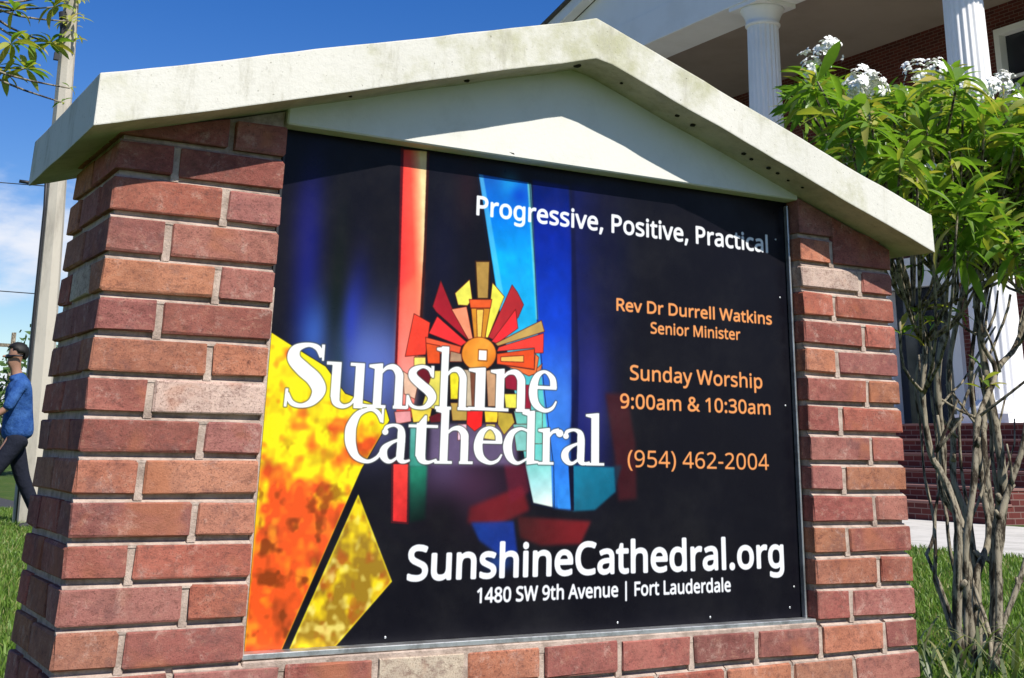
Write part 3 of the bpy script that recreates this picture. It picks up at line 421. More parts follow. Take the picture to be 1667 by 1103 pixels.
GL = {'&': (587,[[(244,581),(271,580),(296,575),(318,567),(337,555),(353,541),(366,524),(375,505),(381,483),(383,458),(379,426),(368,397),(350,372),(326,349),(299,328),(268,308),(423,159),(457,216),(479,286),(550,286),(518,191),(504,163),(487,137),(468,114),(585,0),(490,0),(420,67),(366,28),(303,2),(223,-8),(188,-6),(156,0),(127,10),(102,24),(81,42),(65,63),(52,89),(45,117),(43,149),(44,175),(49,199),(57,220),(69,239),(83,256),(100,273),(166,318),(133,358),(107,403),(96,456),(98,481),(104,504),(114,524),(127,541),(144,555),(165,567),(188,575),(215,580)],[(209,273),(159,239),(128,201),(121,186),(118,170),(116,152),(120,124),(129,101),(146,81),(168,66),(194,57),(225,55),(258,56),(287,62),(314,71),(375,111)],[(241,524),(220,522),(202,516),(186,506),(175,493),(168,476),(165,457),(167,438),(172,421),(180,404),(225,350),(253,368),(276,385),(292,401),(304,419),(310,437),(313,458),(311,476),(304,492),(294,505),(279,515),(262,522)]]),'(': (240,[[(32,220),(33,263),(38,306),(45,348),(54,389),(67,429),(83,468),(103,504),(125,540),(150,573),(217,573),(182,521),(154,465),(132,407),(116,346),(107,284),(103,221),(105,179),(109,139),(116,98),(126,58),(139,19),(154,-20),(172,-57),(192,-92),(216,-127),(150,-127),(125,-94),(103,-60),(83,-24),(67,14),(54,53),(45,94),(38,135),(33,177)]]),')': (240,[[(209,220),(207,177),(203,135),(196,94),(186,53),(173,14),(158,-24),(139,-60),(116,-94),(91,-127),(25,-127),(48,-92),(69,-57),(87,-20),(102,19),(114,58),(124,98),(131,139),(136,179),(137,221),(136,263),(131,304),(124,346),(114,386),(102,426),(87,465),(69,503),(48,539),(24,573),(91,573),(116,540),(139,504),(158,468),(173,429),(186,389),(196,348),(203,306),(207,263)]]),',': (215,[[(154,84),(136,23),(111,-42),(85,-103),(33,-103),(49,-38),(63,31),(73,93),(148,93)]]),'-': (258,[[(32,184),(32,246),(226,246),(226,184)]]),'.': (215,[[(58,43),(59,61),(64,75),(72,85),(82,92),(94,96),(107,97),(120,96),(132,92),(142,85),(151,75),(156,61),(157,43),(156,26),(151,12),(142,2),(132,-6),(120,-10),(107,-11),(94,-10),(82,-6),(72,2),(64,12),(59,26)]]),'0': (458,[[(419,287),(409,163),(401,128),(390,97),(376,70),(359,47),(339,27),(316,12),(290,1),(261,-6),(229,-8),(188,-4),(153,8),(122,27),(97,54),(76,88),(60,129),(48,176),(42,229),(39,287),(41,346),(48,399),(58,446),(73,486),(93,520),(119,547),(149,566),(186,578),(229,581),(269,578),(304,566),(335,547),(361,520),(382,486),(399,446),(410,399),(417,346)],[(110,287),(111,238),(115,194),(121,156),(131,125),(143,98),(159,78),(178,64),(202,55),(229,52),(256,55),(279,64),(298,78),(314,98),(326,124),(336,156),(343,194),(347,238),(348,287),(347,336),(343,380),(336,417),(326,449),(314,475),(298,495),(279,510),(256,518),(229,521),(202,518),(178,510),(159,495),(143,475),(131,449),(121,417),(115,380),(111,336)]]),'1': (458,[[(285,0),(216,0),(216,400),(216,439),(217,470),(219,499),(196,477),(169,455),(108,405),(71,452),(226,573),(285,573)]]),'2': (458,[[(417,0),(38,0),(38,59),(188,210),(261,287),(306,353),(315,376),(320,399),(322,424),(318,453),(309,477),(294,496),(273,510),(249,518),(221,520),(194,519),(169,514),(147,506),(83,466),(45,513),(94,548),(153,572),(221,581),(255,579),(285,572),(313,562),(336,548),(356,531),(372,510),(384,485),(391,458),(394,428),(392,399),(386,371),(375,344),(361,318),(344,292),(324,267),(247,185),(128,67),(128,64),(417,64)]]),'3': (458,[[(395,439),(394,414),(389,392),(381,372),(370,355),(356,339),(340,326),(321,316),(300,307),(277,302),(277,298),(319,290),(353,276),(379,255),(398,229),(409,198),(413,163),(410,131),(403,101),(390,74),(371,50),(348,30),(318,14),(283,2),(241,-6),(193,-8),(110,-1),(36,23),(36,89),(114,61),(194,51),(241,55),(278,65),(305,81),(324,104),(335,132),(339,164),(337,187),(331,206),(320,223),(306,236),(288,247),(265,255),(240,261),(211,264),(179,265),(123,265),(123,326),(180,326),(209,327),(236,332),(259,339),(278,350),(294,362),(307,377),(316,394),(321,413),(323,434),(320,460),(311,481),(295,498),(274,511),(249,519),(219,521),(164,515),(117,498),(75,473),(39,521),(61,537),(87,550),(115,563),(147,573),(181,579),(218,581),(273,576),(317,563),(352,540),(376,511),(390,477)]]),'4': (458,[[(443,130),(359,130),(359,0),(291,0),(291,130),(17,130),(17,190),(286,576),(359,576),(359,193),(443,193)],[(291,374),(291,412),(293,444),(294,474),(295,500),(292,500),(276,468),(257,438),(86,193),(291,193)]]),'5': (458,[[(221,351),(258,349),(292,342),(322,331),(349,316),(371,297),(389,274),(402,247),(410,217),(413,183),(410,145),(402,111),(387,81),(368,54),(343,32),(314,15),(280,2),(242,-5),(199,-8),(116,0),(51,23),(51,90),(121,62),(200,52),(227,54),(252,58),(274,65),(293,76),(310,89),(323,106),(333,126),(339,149),(341,176),(337,210),(325,239),(306,262),(279,279),(243,289),(197,292),(146,288),(99,280),(64,302),(86,573),(373,573),(373,508),(146,508),(132,342),(169,348)]]),'6': (458,[[(44,245),(51,342),(75,433),(87,461),(103,486),(121,510),(143,530),(168,548),(196,562),(228,572),(265,578),(306,581),(344,579),(377,573),(377,513),(344,520),(308,523),(273,521),(242,515),(216,504),(193,491),(173,474),(158,454),(145,431),(134,407),(127,380),(115,291),(119,291),(150,326),(194,350),(255,358),(287,356),(316,349),(342,338),(365,322),(384,303),(400,279),(412,251),(419,220),(421,184),(419,147),(411,112),(399,82),(382,55),(361,33),(336,15),(307,2),(275,-5),(239,-8),(212,-6),(187,-1),(163,7),(140,19),(119,35),(101,54),(84,76),(70,103),(59,133),(51,166),(46,204)],[(238,51),(270,55),(297,66),(320,84),(337,109),(348,143),(351,184),(348,218),(339,247),(324,271),(302,289),(274,300),(241,303),(217,301),(195,296),(175,287),(157,276),(143,263),(131,248),(122,232),(117,215),(115,198),(123,146),(146,99),(185,64),(201,57),(219,53)]]),'8': (458,[[(229,581),(261,579),(291,574),(318,565),(341,553),(362,538),(378,519),(390,497),(398,472),(400,443),(399,421),(394,401),(385,383),(346,338),(291,303),(355,265),(373,250),(389,234),(401,216),(411,196),(417,173),(419,148),(416,118),(408,90),(395,65),(378,44),(356,26),(330,11),(300,1),(267,-6),(231,-8),(192,-6),(157,0),(126,10),(100,24),(78,42),(61,63),(49,87),(42,115),(39,146),(41,171),(47,194),(56,214),(68,232),(82,249),(99,264),(158,299),(107,336),(71,383),(64,401),(59,422),(58,444),(60,472),(68,497),(80,518),(97,537),(117,552),(141,565),(168,573),(197,579)],[(108,145),(112,119),(121,96),(138,76),(161,60),(192,51),(229,48),(265,51),(295,60),(319,76),(336,96),(346,120),(350,148),(348,166),(343,182),(335,197),(293,235),(229,265),(217,270),(157,237),(121,197),(114,182),(110,164)],[(228,524),(200,521),(176,514),(155,502),(139,486),(130,466),(127,441),(128,422),(133,406),(141,391),(179,357),(232,330),(282,357),(317,392),(325,406),(329,423),(330,441),(327,466),(318,486),(302,502),(282,514),(257,521)]]),'9': (458,[[(417,328),(410,231),(387,139),(374,112),(358,86),(340,63),(318,42),(293,25),(265,11),(232,0),(195,-6),(154,-8),(117,-6),(82,0),(82,60),(115,53),(152,50),(188,52),(218,58),(245,68),(268,82),(287,99),(303,118),(316,141),(327,165),(334,192),(346,281),(341,281),(310,247),(266,223),(204,214),(173,216),(144,223),(118,235),(95,250),(76,270),(61,294),(49,321),(42,352),(40,387),(43,426),(50,460),(63,491),(80,517),(101,540),(127,557),(156,570),(188,578),(223,581),(250,579),(275,574),(299,565),(322,553),(342,537),(361,518),(377,495),(391,469),(402,439),(410,406),(415,369)],[(223,521),(192,518),(165,507),(142,488),(124,463),(113,429),(110,388),(113,354),(122,325),(137,301),(158,284),(186,273),(220,269),(244,271),(266,276),(286,285),(304,296),(318,310),(330,325),(339,341),(344,358),(346,374),(338,426),(315,474),(277,508),(260,516),(242,520)]]),':': (215,[[(58,43),(59,61),(64,75),(72,85),(82,92),(94,96),(107,97),(120,96),(132,92),(142,85),(151,75),(156,61),(157,43),(156,26),(151,12),(142,2),(132,-6),(120,-10),(107,-11),(94,-10),(82,-6),(72,2),(64,12),(59,26)],[(58,387),(59,405),(64,419),(72,429),(82,436),(94,440),(107,441),(120,440),(132,436),(142,429),(151,419),(156,405),(157,387),(156,369),(151,355),(142,345),(132,338),(120,333),(107,332),(94,333),(82,338),(72,345),(64,355),(59,369)]]),'A': (512,[[(437,0),(368,177),(141,177),(73,0),(0,0),(224,575),(289,575),(512,0)],[(282,415),(274,438),(263,473),(255,500),(247,468),(238,438),(230,415),(165,241),(346,241)]]),'C': (506,[[(323,517),(294,516),(266,510),(241,502),(217,490),(196,474),(178,456),(162,434),(149,410),(139,383),(131,353),(127,321),(125,286),(128,241),(135,200),(147,164),(164,132),(186,105),(213,83),(244,68),(281,58),(322,55),(394,62),(460,78),(460,15),(393,-2),(312,-8),(257,-4),(208,8),(166,28),(130,56),(101,90),(78,131),(62,178),(52,230),(49,287),(51,329),(57,369),(67,406),(81,440),(99,471),(120,499),(145,523),(174,543),(206,559),(242,571),(281,578),(324,581),(409,572),(482,547),(453,486),(394,508)]]),'D': (585,[[(536,292),(533,231),(521,177),(501,131),(474,91),(439,58),(399,33),(351,15),(297,4),(237,0),(78,0),(78,573),(254,573),(309,569),(359,558),(404,540),(443,516),(476,484),(502,446),(521,401),(533,350)],[(460,289),(457,337),(449,379),(435,415),(416,444),(391,469),(361,487),(327,500),(287,508),(244,511),(150,511),(150,62),(228,62),(299,68),(357,87),(402,119),(434,164),(454,220)]]),'F': (416,[[(150,0),(78,0),(78,573),(398,573),(398,509),(150,509),(150,306),(383,306),(383,243),(150,243)]]),'L': (420,[[(78,0),(78,573),(150,573),(150,64),(400,64),(400,0)]]),'M': (727,[[(330,0),(142,502),(139,502),(142,461),(144,407),(144,347),(144,0),(78,0),(78,573),(184,573),(361,103),(364,103),(544,573),(650,573),(650,0),(578,0),(578,352),(579,408),(581,460),(584,501),(581,501),(390,0)]]),'P': (485,[[(229,573),(297,568),(352,553),(393,528),(421,495),(439,454),(444,404),(433,336),(423,316),(411,296),(395,278),(375,262),(351,249),(324,238),(292,230),(256,225),(216,223),(150,223),(150,0),(78,0),(78,573)],[(223,511),(150,511),(150,285),(208,285),(242,286),(272,290),(298,296),(320,306),(338,318),(352,334),(362,352),(368,375),(370,401),(366,435),(354,462),(334,484),(306,499),(269,508)]]),'R': (498,[[(236,573),(281,571),(320,565),(353,555),(381,540),(404,522),(422,500),(434,474),(442,444),(444,410),(442,381),(437,356),(427,334),(415,315),(401,298),(385,285),(330,257),(487,0),(403,0),(264,237),(150,237),(150,0),(78,0),(78,573)],[(232,510),(150,510),(150,298),(236,298),(278,301),(312,310),(338,325),(355,347),(366,374),(370,407),(368,430),(363,450),(355,467),(343,480),(328,491),(310,500),(287,505),(261,509)]]),'S': (440,[[(403,153),(400,121),(392,92),(378,66),(359,44),(335,26),(307,11),(274,1),(238,-6),(198,-8),(137,-5),(83,4),(41,19),(41,88),(113,65),(201,55),(228,56),(252,60),(273,66),(290,74),(305,85),(316,98),(324,113),(329,129),(330,147),(329,164),(325,180),(318,194),(308,207),(295,218),(277,230),(196,265),(131,294),(85,330),(57,375),(48,435),(51,464),(58,490),(71,513),(89,533),(110,550),(136,563),(165,573),(197,579),(231,581),(318,572),(389,549),(366,487),(302,508),(229,517),(207,516),(187,513),(169,507),(155,499),(142,489),(133,478),(126,464),(122,450),(121,434),(122,416),(126,400),(133,386),(143,373),(156,362),(172,351),(246,318),(332,279),(353,264),(371,247),(385,228),(395,206),(401,181)]]),'W': (745,[[(735,573),(583,0),(510,0),(399,375),(389,410),(380,443),(373,471),(370,488),(367,471),(361,443),(352,409),(342,373),(234,0),(161,0),(10,573),(85,573),(174,223),(183,186),(190,151),(196,118),(201,87),(206,119),(213,154),(222,191),(232,227),(333,573),(407,573),(512,225),(523,187),(532,151),(538,117),(544,87),(550,129),(560,175),(572,224),(660,573)]]),'a': (450,[[(231,437),(279,433),(318,422),(347,403),(368,375),(381,338),(385,293),(385,0),(334,0),(320,61),(317,61),(279,22),(234,-1),(172,-8),(148,-7),(124,-2),(103,6),(84,16),(68,30),(55,48),(45,68),(39,92),(37,119),(43,159),(59,192),(87,219),(127,238),(179,251),(243,257),(316,259),(316,285),(313,317),(306,342),(293,359),(275,371),(253,378),(227,380),(163,370),(106,347),(84,400),(151,426)],[(252,208),(204,203),(167,195),(141,182),(124,165),(113,144),(110,119),(112,97),(120,79),(132,66),(148,56),(167,51),(188,49),(223,52),(253,62),(279,79),(299,103),(311,134),(315,172),(315,210)]]),'c': (385,[[(241,-8),(204,-5),(170,2),(139,15),(112,34),(88,58),(69,87),(55,123),(47,165),(44,213),(47,262),(56,305),(71,342),(90,372),(114,396),(142,415),(174,428),(208,435),(245,438),(309,431),(358,415),(337,356),(292,370),(244,376),(217,374),(193,368),(172,358),(155,343),(141,325),(131,303),(123,277),(119,247),(117,213),(119,181),(123,152),(131,126),(141,104),(155,86),(172,71),(191,61),(214,55),(240,53),(302,60),(351,78),(351,15),(304,-2)]]),'d': (493,[[(221,-8),(171,-2),(128,17),(92,48),(65,91),(49,146),(44,214),(49,282),(66,338),(93,381),(128,413),(171,432),(221,438),(280,429),(323,407),(354,374),(359,374),(356,405),(354,438),(354,609),(425,609),(425,0),(368,0),(358,58),(354,58),(323,24),(279,1)],[(232,51),(273,55),(305,67),(328,88),(343,117),(352,154),(355,200),(355,213),(352,263),(343,304),(329,336),(306,360),(274,375),(231,379),(196,374),(168,359),(146,334),(130,300),(120,260),(117,213),(120,165),(130,125),(146,93),(168,69),(197,55)]]),'e': (452,[[(234,438),(269,435),(301,427),(329,414),(354,396),(374,373),(390,346),(402,315),(409,281),(411,244),(411,201),(117,201),(122,157),(134,119),(154,90),(181,69),(215,56),(254,52),(327,60),(392,82),(392,20),(327,-1),(251,-8),(212,-5),(176,3),(143,17),(114,36),(90,61),(70,91),(56,126),(47,167),(44,212),(47,257),(55,297),(68,333),(86,364),(108,390),(134,411),(164,426),(198,435)],[(233,380),(202,377),(175,366),(154,348),(137,323),(125,293),(119,257),(338,257),(336,281),(333,302),(326,322),(318,338),(306,353),(292,364),(276,373),(256,378)]]),'g': (493,[[(221,438),(248,436),(273,431),(297,422),(319,409),(338,393),(355,373),(359,373),(369,430),(425,430),(425,-7),(423,-46),(416,-80),(404,-109),(388,-135),(367,-155),(341,-172),(310,-183),(274,-190),(233,-192),(147,-186),(78,-165),(78,-100),(149,-125),(237,-134),(271,-130),(300,-119),(324,-101),(341,-77),(352,-48),(355,-13),(355,4),(356,32),(358,57),(354,57),(338,37),(320,21),(299,8),(275,-1),(250,-6),(221,-8),(170,-2),(126,18),(91,51),(65,95),(49,149),(44,214),(49,278),(65,332),(91,377),(126,411),(169,431)],[(230,379),(207,376),(187,370),(169,359),(153,344),(140,326),(130,303),(123,277),(119,247),(117,213),(120,165),(130,124),(146,92),(169,68),(197,54),(232,50),(288,58),(303,65),(315,74),(326,85),(349,131),(356,197),(356,214),(355,251),(350,282),(343,309),(332,331),(319,348),(302,362),(281,371),(257,377)]]),'h': (495,[[(139,431),(138,399),(135,370),(140,370),(174,407),(221,429),(273,437),(306,435),(335,430),(360,421),(382,408),(399,391),(413,370),(423,344),(429,314),(431,280),(431,0),(361,0),(361,275),(358,307),(351,333),(338,353),(319,367),(295,376),(265,379),(235,377),(210,370),(189,360),(173,347),(160,329),(150,308),(144,283),(140,254),(139,222),(139,0),(68,0),(68,609),(139,609)]]),'i': (207,[[(139,430),(139,0),(68,0),(68,430)],[(104,591),(133,580),(140,572),(144,560),(145,546),(144,532),(140,521),(133,512),(104,501),(93,502),(83,506),(75,512),(68,521),(64,532),(63,546),(64,560),(68,572),(75,580),(83,586),(93,590)]]),'k': (428,[[(138,291),(137,257),(135,221),(138,221),(152,240),(172,264),(189,285),(326,430),(409,430),(235,246),(421,0),(336,0),(187,200),(138,158),(138,0),(68,0),(68,609),(138,609)]]),'l': (207,[[(139,0),(68,0),(68,609),(139,609)]]),'m': (749,[[(540,438),(584,434),(621,421),(649,401),(669,371),(681,330),(685,280),(685,0),(615,0),(615,277),(613,308),(606,333),(594,353),(577,367),(555,376),(528,379),(490,374),(460,362),(438,342),(423,315),(414,280),(411,237),(411,0),(342,0),(342,277),(332,333),(325,347),(315,359),(303,367),(289,374),(272,377),(253,379),(227,377),(204,370),(185,360),(170,347),(158,329),(150,308),(144,283),(140,255),(139,223),(139,0),(68,0),(68,430),(125,430),(136,371),(140,371),(173,409),(217,431),(266,438),(298,436),(325,430),(349,420),(369,406),(386,388),(398,366),(402,366),(418,388),(438,406),(461,420),(486,430),(512,436)]]),'n': (495,[[(275,438),(322,434),(361,421),(391,401),(413,371),(426,330),(431,280),(431,0),(361,0),(361,275),(358,307),(351,333),(338,353),(319,367),(295,376),(265,379),(222,374),(189,361),(166,338),(151,308),(142,269),(139,223),(139,0),(68,0),(68,430),(125,430),(136,371),(140,371),(175,409),(222,431)]]),'o': (485,[[(442,216),(440,181),(436,150),(428,121),(417,95),(404,71),(388,51),(369,33),(348,18),(324,7),(299,-1),(271,-6),(241,-8),(214,-6),(188,-1),(163,7),(140,18),(119,33),(100,51),(84,71),(70,95),(59,121),(51,150),(46,181),(44,216),(47,261),(55,301),(68,336),(87,367),(110,392),(137,412),(169,426),(204,435),(244,438),(281,435),(316,426),(347,412),(374,392),(398,367),(417,336),(431,301),(439,261)],[(117,216),(119,184),(123,154),(130,128),(141,105),(155,86),(172,71),(192,59),(216,53),(243,51),(270,53),(294,59),(314,71),(331,86),(345,105),(356,128),(363,154),(367,184),(369,216),(367,248),(363,277),(355,303),(345,325),(331,344),(314,359),(294,370),(270,376),(242,379),(202,374),(171,359),(147,335),(130,303),(120,263)]]),'p': (493,[[(273,438),(322,432),(365,413),(401,383),(428,339),(444,284),(449,216),(447,170),(439,129),(427,93),(410,62),(390,37),(365,17),(337,3),(306,-5),(272,-8),(213,1),(170,24),(139,55),(134,55),(137,20),(139,-16),(139,-192),(68,-192),(68,430),(126,430),(136,371),(139,371),(170,405),(213,429)],[(260,379),(233,377),(210,371),(190,362),(174,349),(161,333),(152,313),(145,289),(141,261),(139,229),(139,216),(140,182),(144,152),(150,126),(159,103),(172,85),(188,70),(208,59),(233,53),(261,51),(286,53),(308,60),(326,72),(341,88),(354,108),(364,131),(371,157),(375,186),(376,217),(373,262),(363,302),(348,334),(325,359),(296,374)]]),'r': (331,[[(269,438),(295,437),(319,433),(310,368),(287,372),(264,374),(217,363),(176,334),(149,289),(139,229),(139,0),(68,0),(68,430),(126,430),(134,351),(137,351),(170,395),(214,426),(231,433),(249,437)]]),'s': (384,[[(348,119),(346,92),(339,69),(327,49),(311,32),(292,18),(268,6),(241,-2),(210,-6),(176,-8),(99,-1),(42,19),(42,83),(104,60),(178,49),(211,51),(236,57),(256,66),(269,79),(277,94),(280,112),(271,141),(239,167),(174,196),(103,228),(84,239),(69,252),(57,266),(48,283),(43,302),(41,324),(46,358),(61,386),(85,408),(118,425),(157,435),(202,438),(275,430),(339,409),(315,353),(258,372),(197,380),(171,379),(149,374),(131,366),(118,356),(111,343),(108,328),(119,298),(154,274),(219,246),(289,215),(306,203),(321,191),(333,176),(341,159),(346,140)]]),'t': (289,[[(212,50),(245,53),(272,59),(272,5),(240,-4),(200,-8),(178,-7),(157,-3),(138,4),(120,13),(104,27),(91,44),(82,66),(76,93),(74,125),(74,375),(13,375),(13,409),(75,437),(103,528),(144,528),(144,430),(269,430),(269,375),(144,375),(144,127),(146,103),(153,83),(163,69),(177,58),(193,52)]]),'u': (495,[[(427,430),(427,0),(370,0),(359,57),(356,57),(321,20),(273,-1),(220,-8),(187,-6),(159,-1),(134,8),(112,21),(95,38),(81,59),(71,85),(65,114),(63,148),(63,430),(135,430),(135,153),(137,122),(145,96),(158,76),(176,62),(200,53),(230,51),(260,53),(285,59),(306,69),(323,82),(336,100),(345,121),(352,146),(356,175),(357,206),(357,430)]]),'v': (407,[[(163,0),(0,430),(75,430),(167,176),(180,137),(193,96),(201,63),(204,63),(214,96),(227,138),(241,176),(332,430),(407,430),(244,0)]]),'y': (409,[[(1,430),(76,430),(169,185),(184,144),(196,105),(205,68),(209,68),(224,121),(245,186),(333,430),(409,430),(224,-59),(188,-130),(173,-148),(157,-164),(138,-176),(117,-185),(94,-191),(67,-192),(34,-190),(9,-186),(9,-130),(30,-133),(56,-135),(99,-126),(130,-99),(152,-59),(174,-2)]]),'|': (441,[[(192,609),(250,609),(250,-193),(192,-193)]]),' ': (208,[])}

# ---------------------------------------------------------------- printed sign face
# The print is computed here (polygons, glows, lettering) into a bitmap; nothing is loaded.
PX0, PX1, PZ0, PZ1 = 316, 1631, -8, 950          # printed rectangle on the sign plane, mm
PW = 2070
PH = int(round(PW*(PZ1-PZ0)/(PX1-PX0)))
KX = PW/(PX1-PX0)
NR = np.random.RandomState(7)

def tomap(pts):
    a = np.array(pts, float)
    return np.stack([(a[:, 0]-PX0)*KX, (a[:, 1]-PZ0)*KX], 1)

def fill_bits(shape, polys, ss):
    """even-odd union mask on a grid ss times finer; polys is a list of groups (each group even-odd)"""
    h, w = shape
    M = np.zeros((h*ss, w*ss), bool)
    for grp in polys:
        E = []
        for p in grp:
            q = np.asarray(p, float)*ss
            E.append(np.concatenate([q, np.roll(q, -1, 0)], 1))
        E = np.concatenate(E, 0)
        y0 = max(0, int(np.floor(E[:, 1].min()))); y1 = min(h*ss, int(np.ceil(E[:, 1].max()))+1)
        x0 = max(0, int(np.floor(E[:, 0].min()))-1); x1 = min(w*ss, int(np.ceil(E[:, 0].max()))+2)
        if y1 <= y0 or x1 <= x0: continue
        ys = np.arange(y0, y1)+.5
        T = np.zeros((y1-y0, x1-x0+1), np.int32)
        for ax, ay, bx, by in E:
            lo, hi = min(ay, by), max(ay, by)
            i0 = max(0, int(np.ceil(lo-.5))-y0); i1 = min(y1-y0, int(np.ceil(hi-.5))-y0)
            if i1 <= i0: continue
            yy = ys[i0:i1]
            xx = ax+(yy-ay)*(bx-ax)/(by-ay)
            ix = np.clip(np.ceil(xx-.5).astype(int)-x0, 0, x1-x0)
            T[np.arange(i0, i1), ix] += 1
        M[y0:y1, x0:x1] |= (np.cumsum(T, 1)[:, :-1] % 2).astype(bool)
    return M

def shrink(M, ss):
    h, w = M.shape
    return M.reshape(h//ss, ss, w//ss, ss).mean((1, 3))

def blur(a, r):
    if r < .4: return a
    n = int(r*2.5)+1
    k = np.exp(-.5*(np.arange(-n, n+1)/r)**2); k /= k.sum()
    for ax in (0, 1):
        p = [(0, 0)]*a.ndim; p[ax] = (n, n)
        b = np.pad(a, p, mode='edge'); o = np.zeros_like(a)
        for i, kk in enumerate(k):
            s = [slice(None)]*a.ndim; s[ax] = slice(i, i+a.shape[ax])
            o += kk*b[tuple(s)]
        a = o
    return a

def dilate(M, r):
    if r <= 0: return M
    R = int(np.ceil(r)); out = M.copy()
    for dy in range(-R, R+1):
        dx = int(np.floor(np.sqrt(max(0, r*r-dy*dy))))
        src = np.zeros_like(M)
        if dy >= 0: src[dy:] = M[:M.shape[0]-dy]
        else: src[:dy] = M[-dy:]
        cur = src.copy(); done = 0
        while done < dx:                         # grow sideways by doubling
            s = min(dx-done, max(1, done+1)) if done else 1
            nx = cur.copy(); nx[:, s:] |= cur[:, :-s]; nx[:, :-s] |= cur[:, s:]
            cur = nx; done += s
        out |= cur
    return out

def vnoise(h, w, cells, seed, octaves=4):
    r = np.random.RandomState(seed); out = np.zeros((h, w)); amp = 1; tot = 0
    for o in range(octaves):
        gy, gx = int(cells*h/w)+2, cells+2
        g = r.rand(gy+1, gx+1)
        y = np.linspace(0, gy-1.001, h); x = np.linspace(0, gx-1.001, w)
        iy = y.astype(int); ix = x.astype(int); fy = (y-iy); fx = (x-ix)
        fy = fy*fy*(3-2*fy); fx = fx*fx*(3-2*fx)
        a = g[iy][:, ix]; b = g[iy][:, ix+1]; c = g[iy+1][:, ix]; d = g[iy+1][:, ix+1]
        out += amp*((a*(1-fx)+b*fx)*(1-fy)[:, None]+(c*(1-fx)+d*fx)*fy[:, None])
        tot += amp; amp *= .55; cells *= 2
    return out/tot

